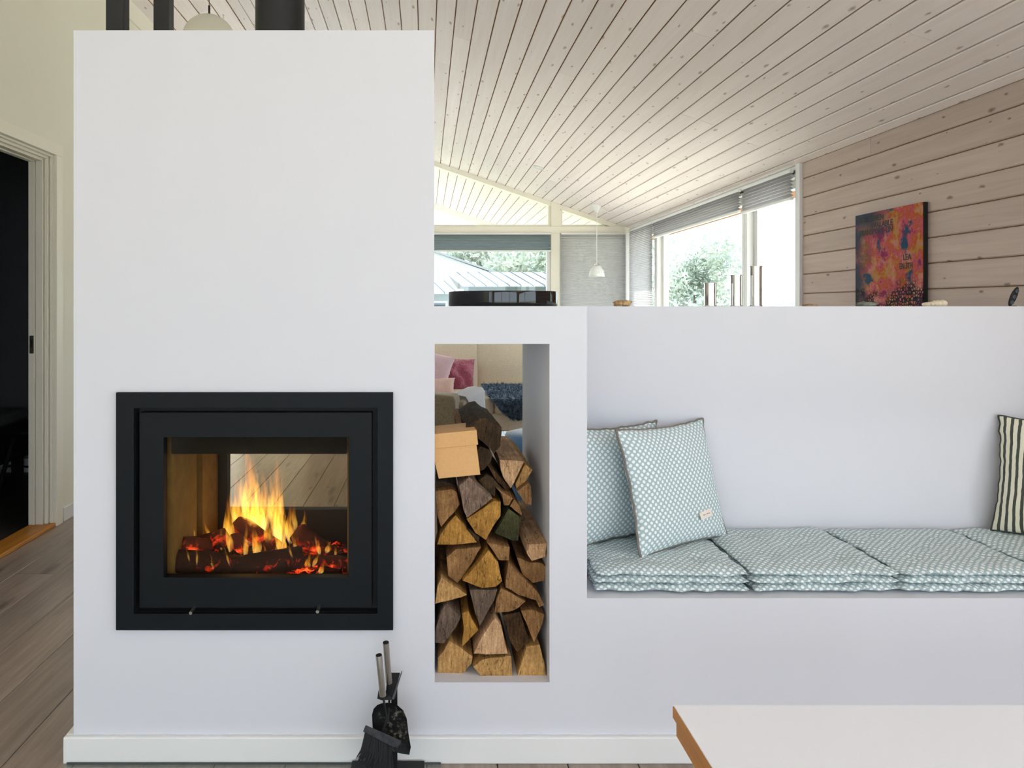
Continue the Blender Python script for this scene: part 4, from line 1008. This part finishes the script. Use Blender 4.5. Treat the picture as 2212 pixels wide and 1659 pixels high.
bm = B(); prism(bm, poly, lambda p, s: p + Vector((0.003*s, 0.004*s, 0))); tp('side_plate', bm, plain('grey_plate_steel', lin(96, 96, 98), 0.5, 0.4), ts)  # side plate in a lighter grey than the black plates
handm = M['brushed']
def handle(par, top, bot, Y0, Y1):
    a, b = Pt(*top, Y0), Pt(*bot, Y1); r = 41/5.742*kt
    tp('handle', tube(B(), [a, a.lerp(b, 0.02), a.lerp(b, 0.98), b], [r*0.96, r, r, r*0.96], 24), handm, par, auto=50)
    d = (a-b).normalized()
    tp('cap', tube(B(), [a, a+d*0.0015], r*0.9, 24), M['black'], par)
sh = thing('fire_shovel', 'ash-stained black shovel hanging on the stand, steel handle', 'shovel', Pt(700, 1200, 1.89))
handle(sh, (652, 105), (690, 605), 1.89, 1.905)
tp('rod', tube(B(), [Pt(690, 600, 1.903), Pt(695, 820, 1.905), Pt(680, 1060, 1.886)], 0.0028, 8), M['black'], sh)
t = NT('ashy_steel'); t.bs('Roughness', 0.6); t.bs('Metallic', 0.2); v = t.coord()
ash = t.math('MULTIPLY', t.ramp(t.noise(v, 70, 6, 0.75), [(0.50, (0,0,0,1)), (0.62, (1,1,1,1))]), t.ramp(t.noise(t.mapping(v, loc=(1,2,3)), 14, 2), [(0.40, (0,0,0,1)), (0.58, (1,1,1,1))]))
t.bs('Base Color', t.mix(ash, lin(38, 37, 36), lin(184, 174, 158))); M['ashy'] = t.m
out = [(480,1000),(500,925),(545,878),(610,853),(700,848),(790,875),(870,945),(912,1050),(935,1250),(962,1400),(942,1497),(830,1478),(720,1450),(600,1420),(520,1300),(488,1150)]
cpt = Vector((700, 1200)); bm = B(); rings = []
for f_ in (1.0, 0.93, 0.80, 0.5, 0.2):
    rr_ = []
    for (x, y) in out:
        q = cpt + (Vector((x, y))-cpt)*f_
        rim = 0.0 if f_ == 1.0 else 0.006
        if y > 1390: rim *= 0.25
        rr_.append(bm.verts.new(Pt(q.x, q.y, 1.888 + rim + 0.012*(1-f_))))
    rings.append(rr_)
cv = bm.verts.new(Pt(700, 1200, 1.902)); nn = len(out)
for p, q in zip(rings, rings[1:]):
    for k_ in range(nn): bm.faces.new((p[k_], p[(k_+1)%nn], q[(k_+1)%nn], q[k_]))
for k_ in range(nn): bm.faces.new((rings[-1][k_], rings[-1][(k_+1)%nn], cv))
bmesh.ops.solidify(bm, geom=bm.faces[:], thickness=0.0015)
tp('blade', bm, M['ashy'], sh, auto=40)
br = thing('hearth_brush', 'black bristle hearth brush hanging askew in front of the shovel', 'brush', Pt(560, 1280, 1.86))
handle(br, (565, 262), (615, 762), 1.862, 1.868)
tp('rod', tube(B(), [Pt(612, 750, 1.868), Pt(640, 900, 1.868), Pt(668, 1060, 1.868), Pt(600, 1235, 1.866)], 0.0028, 8), M['black'], br)
bm = B(); prism(bm, [(402,1125),(845,1322),(810,1392),(745,1405),(368,1208)], lambda p, s: Pt(p[0], p[1], 1.852+0.022*s)); tp('head', bm, plain('dusty_black', lin(52, 52, 56), 0.7, var=0.5, vscale=90), br, bevel=0.0015)
bm = B(); R2 = random.Random(3)
for i in range(620):
    s = R2.random(); dpt = R2.random()
    x0, y0 = 405+(720-405)*s + 20*R2.uniform(-1,1), 1215+(1400-1215)*s
    x1, y1 = 275+(690-275)*s + 40*R2.uniform(-1,1), 1600+(1840-1600)*s + 60*R2.uniform(-1,1)
    Yq = 1.855+0.018*dpt
    p0, p1 = Pt(x0, y0, Yq), Pt(x1, y1, Yq-0.01+0.02*R2.random()); m = p0.lerp(p1, 0.55)+Vector((0.004+0.003*R2.random(), 0, 0))
    w_ = 0.0007
    va = [bm.verts.new(q) for q in (p0-Vector((w_,0,0)), p0+Vector((w_,0,0)), m+Vector((w_,0,0)), m-Vector((w_,0,0)), p1)]
    bm.faces.new((va[0], va[1], va[2], va[3])); bm.faces.new((va[3], va[2], va[4]))
o = tp('bristles', bm, plain('bristle_black', lin(30, 30, 32), 0.7), br); o['kind'] = 'stuff'

# ------------------------------------------------------------------ table in the corner of the view
TZ = 0.735
tY = (CAMZ-TZ)*F/(1523.5-CY); tX = (1453-CX)*tY/F
tb = thing('table', 'white-topped table with an oak edge in the near corner', 'table', (tX, tY, 0))
TL, TD = 1.75, 0.86; kk = tY/F
obj('top', bx(0.0015, TL-0.0015, -TD, 0, TZ-0.0015, TZ), plain('white_laminate', (0.85, 0.865, 0.92, 1), 0.35), tb)
e1, e2, e3 = 26*kk, 38*kk, 66*kk; iN = 8*kk
bm = B(); prism(bm, [(0, TZ-0.0015), (TL, TZ-0.0015), (TL, TZ-e1), (TL-iN, TZ-e2), (TL-iN, TZ-e3), (iN, TZ-e3), (iN, TZ-e2), (0, TZ-e1)], lambda p, s: (p[0], -TD-0.004+(TD+0.004)*s, p[1]))
obj('edge_band', bm, M['oak'], tb)
for lx in (0.06, TL-0.13):
    for ly in (-0.13, -TD+0.05): obj('leg', bx(lx, lx+0.06, ly, ly+0.06, 0, TZ-e3), M['oak'], tb, bevel=0.003)

# ------------------------------------------------------------------ living room seen through the niche
def softbox(w, d, h, seed, puff=0.02, n=14, rnd_=0.16):
    """upholstered block centred in x/y, base at z=0"""
    bm = B(); bmesh.ops.create_cube(bm, size=2.0)
    bmesh.ops.subdivide_edges(bm, edges=bm.edges[:], cuts=n, use_grid_fill=True)
    for v in bm.verts:
        q = Vector(v.co); m = 22
        s = (abs(q.x)**m+abs(q.y)**m+abs(q.z)**m)**(1/m)
        q = q/s
        bul = Vector((q.x*(1-q.y**2)*(1-q.z**2), q.y*(1-q.x**2)*(1-q.z**2), q.z*(1-q.x**2)*(1-q.y**2)))*puff
        co = Vector((q.x*w/2, q.y*d/2, q.z*h/2)) + bul*1.0
        co += Vector((1,1,1))*0.006*noise.noise(co*7+Vector((seed,0,0)))
        co.z += h/2; v.co = co
    return bm
sofa = thing('sofa', 'beige linen sofa with loose back cushions seen through the niche', 'sofa', (0.6, 6.4, 0))
obj('base', softbox(3.0, 0.95, 0.16, 1, 0.004), M['beige'], sofa, (0, 0.475, 0.15), smooth=True)
for i, xc in enumerate((-1.11, -0.37, 0.37, 1.11)): obj('seat_cushion', softbox(0.735, 0.78, 0.145, i, 0.03), M['beige'], sofa, (xc, 0.37, 0.305), smooth=True)
xb0 = 0.495-0.6
for i, xc in enumerate((xb0-1.23, xb0-0.415, xb0+0.415, xb0+1.23)):
    obj('back_cushion', softbox(0.835, 0.22, 0.475, i+5, 0.06), M['beige'], sofa, (xc, 0.68, 0.43), (math.radians(-10), 0, 0), smooth=True)
obj('backrest', softbox(3.0, 0.20, 0.44, 3, 0.01), M['beige'], sofa, (0, 0.87, 0.30), smooth=True)
for sgn in (-1, 1): obj('arm', softbox(0.18, 0.95, 0.42, 4, 0.01), M['beige'], sofa, (sgn*1.59, 0.475, 0.15), smooth=True)
for lx in (-1.4, 1.4):
    for ly in (0.08, 0.88): obj('leg', tube(B(), [(lx, ly, 0), (lx, ly, 0.16)], [0.016, 0.024], 12), M['steel_black'], sofa)
def put(px, py, Y): v = W(px, py, Y); return (v.x, v.y, v.z)
cushion('satin_cushion', 'crumpled magenta satin cushion on the beige sofa', 'cushion', put(987, 848, 6.84), (math.radians(-14), math.radians(4), math.radians(6)), 0.33, 0.33, 0.16, M['satin'], 2, wr=0.035)
cushion('pink_cushion', 'pale pink cushion at the niche edge, in front of the magenta one', 'cushion', put(912, 850, 6.72), (math.radians(-10), math.radians(14), math.radians(-12)), 0.42, 0.40, 0.13, M['pink'], 4)
cushion('pink_cushion', 'pale pink cushion tip poking up behind the magenta one', 'cushion', put(935, 846, 6.98), (math.radians(-8), math.radians(4), 0), 0.30, 0.42, 0.08, M['pink'], 6)
cushion('blush_cushion', 'beige-pink cushion corner in front of the pink cushions', 'cushion', put(948, 856, 6.60), (math.radians(-30), math.radians(-2), math.radians(-10)), 0.28, 0.18, 0.09, M['blush'], 7)
# sheepskin over the seat edge
bm = B(); R4 = random.Random(11); pts4 = []
outl = [(1040,838),(1128,832),(1150,845),(1150,905),(1118,914),(1098,905),(1085,880),(1062,850)]
Yk = 6.40
def skin(px, py):
    if py < 866:
        s = (866-py)/33.0; Y = 6.36+0.52*max(0, s); 
    else: Y = 6.345
    return W(px, py, Y)
gridn = []
for j in range(13):
    py = 834+(912-834)*j/12
    xl_ = 1038 + max(0, (py-840))*0.78 if py < 892 else 1079+(py-892)*1.3
    row = []
    for i in range(11):
        px = xl_ + (1165-xl_)*i/10
        p = skin(px, py) + Vector((0, -0.075, 0.030+0.012*noise.noise(Vector((px*0.06, py*0.06, 0)))))
        row.append(bm.verts.new(p))
    gridn.append(row)
fl_ = []
for j in range(12):
    for i in range(10): fl_.append(bm.faces.new((gridn[j][i], gridn[j][i+1], gridn[j+1][i+1], gridn[j+1][i])))
bm.normal_update()
cen = [(f.calc_center_median(), f.normal.copy(), [v.co.copy() for v in f.verts]) for f in fl_]
for cc, nn_, vs_ in cen:
    nn_ = nn_ if nn_.y < 0 or nn_.z > 0 else -nn_
    if nn_.y > 0: nn_ = -nn_
    for k_ in range(26):
        a, b = R4.random(), R4.random()
        p = vs_[0]*(1-a)*(1-b)+vs_[1]*a*(1-b)+vs_[2]*a*b+vs_[3]*(1-a)*b
        d = (nn_*0.6 + Vector((R4.uniform(-.8,.8), R4.uniform(-.5,.2), R4.uniform(-1.0,.3)))).normalized()*R4.uniform(0.02, 0.042)
        sd = Vector((0.003, 0, 0.001))
        bm.faces.new([bm.verts.new(q) for q in (p-sd, p+sd, p+d)])
tag(obj('sheepskin', bm, M['fur']), 'blue-grey sheepskin draped over the sofa seat edge', 'sheepskin')
# armchair seen from behind; added white sheet stands for sunlight on its arm
ac = thing('armchair', 'taupe woven armchair turned toward the sofa, seen from behind', 'armchair', (-0.12, 5.0, 0), (0, 0, math.radians(-15)))
zt = CAMZ-(851-CY)*4.8/F
obj('backrest', softbox(0.74, 0.15, zt-0.20, 2, 0.008), M['taupe'], ac, (0, -0.12, 0.20), smooth=True)
obj('seat', softbox(0.60, 0.60, 0.26, 4, 0.01), M['taupe'], ac, (0, 0.26, 0.16), smooth=True)
for sgn in (-1, 1): obj('arm', softbox(0.12, 0.68, zt-0.26, 6, 0.008), M['taupe'], ac, (sgn*0.345, 0.25, 0.20), smooth=True)
for lx in (-0.3, 0.3):
    for ly in (-0.1, 0.5): obj('leg', tube(B(), [(lx, ly, 0), (lx, ly, 0.22)], [0.012, 0.018], 10), M['steel_black'], ac)
bm = B(); rows = []
path = [(0.26, zt-0.10), (0.275, zt-0.045), (0.29, zt-0.030), (0.345, zt-0.022), (0.40, zt-0.030), (0.420, zt-0.06), (0.424, zt-0.16), (0.428, zt-0.30), (0.44, zt-0.46)]
for j in range(12):
    y = 0.00+0.60*j/11
    rows.append([bm.verts.new((x+0.006*noise.noise(Vector((x*9, y*9, z*4))), y, z+0.004*noise.noise(Vector((y*12, x*5, 3))))) for x, z in path])
for p, q in zip(rows, rows[1:]):
    for k_ in range(len(path)-1): bm.faces.new((p[k_], p[k_+1], q[k_+1], q[k_]))
bmesh.ops.solidify(bm, geom=bm.faces[:], thickness=0.006)
tw = obj('sunlit_arm_sheet', bm, M['sunlit_arm'], loc=ac.location, rot=ac.rotation_euler, smooth=True); tag(tw, 'white sheet added for the sunlit arm of the taupe armchair', 'blanket')
for px, py, Y, r, lab in ((1165, 931, 4.6, 0.24, 'round blue velvet pouf on the living room floor behind the logs'),):
    c = W(px, py, Y)
    pf = thing('pouf', lab, 'pouf', (c.x, c.y, 0))
    h = c.z
    obj('cover', lathe(B(), [(0, 0.01), (r*0.86, 0.01), (r*0.97, h*0.2), (r, h*0.5), (r*0.97, h*0.8), (r*0.88, h*0.96), (r*0.6, h), (0, h)], 40), M['velvet'], pf, smooth=True)
    obj('base_ring', lathe(B(), [(0, 0), (r*0.84, 0), (r*0.84, 0.012), (0, 0.012)], 40), M['black'], pf)

# ------------------------------------------------------------------ outdoors
gd = B(); box(gd, -60, 90, YF+3.8, 160, -0.35, -0.25); box(gd, RX+0.14, 90, -30, YF+3.8, -0.35, -0.25); box(gd, -60, LX-3, -30, YF+3.8, -0.35, -0.25); box(gd, LX-3, RX+0.14, -30, YB-0.2, -0.35, -0.25)
tag(obj('ground_outside', gd, M['grass']), 'sunlit lawn outside the windows', 'lawn', kind='structure')
bounce_mat = plain('bounce_slab_pale', lin(226, 220, 212), 0.85, var=0.06, vscale=2)  # pale ground added out of view to bounce daylight onto the ceiling
tag(obj('bounce_slab_side', bx(RX+0.2, RX+6.0, YB-0.4, YF-0.5, -0.25, -0.06), bounce_mat), 'unseen pale slab added along the side windows to bounce daylight inside', 'terrace', kind='structure')
tag(obj('bounce_slab_back', bx(LX-0.5, RX+0.2, YB-8.0, YB-0.2, -0.25, -0.06), bounce_mat), 'unseen pale slab added behind the viewer to bounce daylight inside', 'terrace', kind='structure')
tag(obj('terrace', bx(LX-0.5, RX+0.14, YF+0.15, YF+3.8, -0.3, -0.06), plain('terrace_deck', lin(132, 124, 110), 0.8, var=0.1)), 'pale covered terrace outside the far window', 'terrace', kind='structure')
leafm = NT('haze_lightened_leaves'); oi = leafm.coord('Object')
lc = leafm.ramp(leafm.noise(oi, 1.6, 3), [(0.3, lin(158,170,164)), (0.7, lin(190,198,178))])  # leaf colours lightened, outdoor haze put into the colour
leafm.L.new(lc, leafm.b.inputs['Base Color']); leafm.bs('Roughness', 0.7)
trl = leafm.n('ShaderNodeBsdfTranslucent'); leafm.L.new(lc, trl.inputs[0]); mxs = leafm.n('ShaderNodeMixShader'); mxs.inputs[0].default_value = 0.4
leafm.L.new(leafm.b.outputs[0], mxs.inputs[1]); leafm.L.new(trl.outputs[0], mxs.inputs[2]); leafm.L.new(mxs.outputs[0], leafm.out.inputs[0])
M['leaf'] = leafm.m; M['barkt'] = plain('tree_bark', lin(110, 96, 84), 0.9)
def tree(name, label, cat, x, y, h, r, seed, nl=2600, ls=0.28, trunk=True, z0=-0.25, low=0.25, group=None, flatr=1.0):
    R_ = random.Random(seed); root = thing(name, label, cat, (x, y, z0), group=group)
    if trunk:
        obj('trunk', tube(B(), [(0, 0, 0), (0.05, 0, h*0.2), (0, 0.05, h*0.42)], [0.10, 0.07, 0.03], 10), M['barkt'], root, smooth=True)
    bm = B(); cl = [(R_.uniform(-r*0.7, r*0.7), R_.uniform(-r*0.6, r*0.6), h*R_.uniform(low, 0.88), r*R_.uniform(0.25, 0.5)) for _ in range(22)]
    for _ in range(nl):
        a = R_.choice(cl); d = Vector((R_.gauss(0, 1), R_.gauss(0, 1), R_.gauss(0, 1))).normalized()*a[3]*R_.random()**0.4
        p = Vector(a[:3])+d*flatr; p.z = max(0.02, min(p.z, h))
        e1_ = Vector((R_.gauss(0, 1), R_.gauss(0, 1), R_.gauss(0, 1))).normalized(); e2_ = e1_.orthogonal().normalized(); s = ls*R_.uniform(0.6, 1.2)
        bm.faces.new([bm.verts.new(p+q) for q in (e1_*s, e2_*s*0.5, -e1_*s, -e2_*s*0.5)])
    o = obj('foliage', bm, M['leaf'], root); o['kind'] = 'stuff'
    return root
TG = 'trees behind the neighbouring roofs'
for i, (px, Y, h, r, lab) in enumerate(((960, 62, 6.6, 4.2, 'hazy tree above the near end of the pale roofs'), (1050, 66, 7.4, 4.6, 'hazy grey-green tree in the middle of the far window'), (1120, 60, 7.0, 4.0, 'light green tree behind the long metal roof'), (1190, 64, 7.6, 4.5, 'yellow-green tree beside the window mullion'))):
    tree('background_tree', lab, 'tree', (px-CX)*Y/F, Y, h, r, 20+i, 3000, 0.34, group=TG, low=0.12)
tree('garden_tree', 'pale garden tree seen through the wide side window', 'tree', (1500-CX)*27/F, 27, 5.0, 2.1, 41, 9000, 0.11, low=0.12)
tree('garden_tree', 'thin garden tree behind the tallest steel holder', 'tree', (1590-CX)*34/F, 34, 2.9, 1.3, 43, 1600, 0.16, low=0.1)
for i, px in enumerate((1440, 1500, 1560, 1640, 1700)):
    tree('hedge_shrub', ('low bright shrub at the corner end of the side windows', 'low bright shrub in front of the garden tree', 'low bright shrub behind the shortest steel holder', 'low bright shrub behind the window mullion', 'low bright shrub beside the boarded wall trim')[i], 'shrub', (px-CX)*24/F, 24, 1.78, 0.9, 60+i, 900, 0.12, trunk=False, group='low shrubs in the garden', low=0.1)
# neighbouring houses with standing-seam roofs
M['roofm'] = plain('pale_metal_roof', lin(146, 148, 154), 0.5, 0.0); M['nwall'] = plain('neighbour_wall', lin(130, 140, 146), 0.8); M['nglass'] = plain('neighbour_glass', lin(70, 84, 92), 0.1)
def house(name, label, loc, x0, x1, zr, ze, dep, npan, skew=0.0, win=True):
    root = thing(name, label, 'house', loc)
    obj('wall', bx(x0+0.3, x1-0.3, 0.7, dep*1.7, 0, ze-0.02), M['nwall'], root)
    wq = (x1-x0)/npan
    for i in range(npan):
        a, b = x0+i*wq, x0+(i+1)*wq-0.03
        bm = B(); v_ = [bm.verts.new(q) for q in ((a, 0, ze), (b, 0, ze), (b-skew, dep, zr), (a-skew, dep, zr), (a, 0, ze-0.06), (b, 0, ze-0.06), (b-skew, dep, zr-0.06), (a-skew, dep, zr-0.06))]
        for f in ((0,1,2,3),(7,6,5,4),(0,4,5,1),(1,5,6,2),(2,6,7,3),(3,7,4,0)): bm.faces.new([v_[q] for q in f])
        obj('roof_panel', bm, M['roofm'], root)
        bm = B(); v_ = [bm.verts.new(q) for q in ((b, 0, ze), (b+0.03, 0, ze), (b+0.03-skew, dep, zr), (b-skew, dep, zr), (b, 0, ze+0.05), (b+0.03, 0, ze+0.05), (b+0.03-skew, dep, zr+0.05), (b-skew, dep, zr+0.05))]
        for f in ((3,2,1,0),(4,5,6,7),(0,1,5,4),(1,2,6,5),(2,3,7,6),(3,0,4,7)): bm.faces.new([v_[q] for q in f])
        obj('roof_seam', bm, M['nglass'], root)
    bm = B(); v_ = [bm.verts.new(q) for q in ((x0-skew, dep, zr), (x1-skew, dep, zr), (x1, dep*2, ze), (x0, dep*2, ze))]; bm.faces.new(v_); bmesh.ops.solidify(bm, geom=bm.faces[:], thickness=0.06)
    obj('rear_roof', bm, M['roofm'], root)
    if win:
        for i in range(3):
            a = x0+0.6+(x1-x0-1.2)*i/3
            f = obj('window', bx(a, a+1.0, 0.66, 0.70, ze-1.15, ze-0.35), M['white'], root); obj('pane', bx(a+0.07, a+0.93, 0.64, 0.66, ze-1.08, ze-0.42), M['nglass'], root)
    return root
Yh = 34.0; kh = Yh/F; zg = -0.25
zz_ = lambda py, Y: CAMZ-(py-CY)*Y/F - zg
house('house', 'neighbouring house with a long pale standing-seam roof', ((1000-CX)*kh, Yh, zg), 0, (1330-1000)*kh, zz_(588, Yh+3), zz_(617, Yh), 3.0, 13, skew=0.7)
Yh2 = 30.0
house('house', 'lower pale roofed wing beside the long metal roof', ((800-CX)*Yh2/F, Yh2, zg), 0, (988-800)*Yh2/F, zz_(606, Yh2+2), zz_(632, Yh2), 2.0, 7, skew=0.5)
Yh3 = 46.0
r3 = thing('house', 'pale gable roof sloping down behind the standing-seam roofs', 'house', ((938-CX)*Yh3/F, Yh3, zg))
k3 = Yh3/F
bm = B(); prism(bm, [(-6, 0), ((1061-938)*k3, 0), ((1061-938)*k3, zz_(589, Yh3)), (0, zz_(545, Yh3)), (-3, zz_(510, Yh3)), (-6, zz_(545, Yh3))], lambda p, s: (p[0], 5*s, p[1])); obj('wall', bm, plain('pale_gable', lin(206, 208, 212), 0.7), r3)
bm = B(); xa, za, xb, zb_ = -3, zz_(510, Yh3), (1075-938)*k3, zz_(592, Yh3)
prism(bm, [(xa, za), (xb, zb_), (xb, zb_+0.12), (xa, za+0.12)], lambda p, s: (p[0], -0.3+5.6*s, p[1])); obj('roof', bm, M['roofm'], r3)
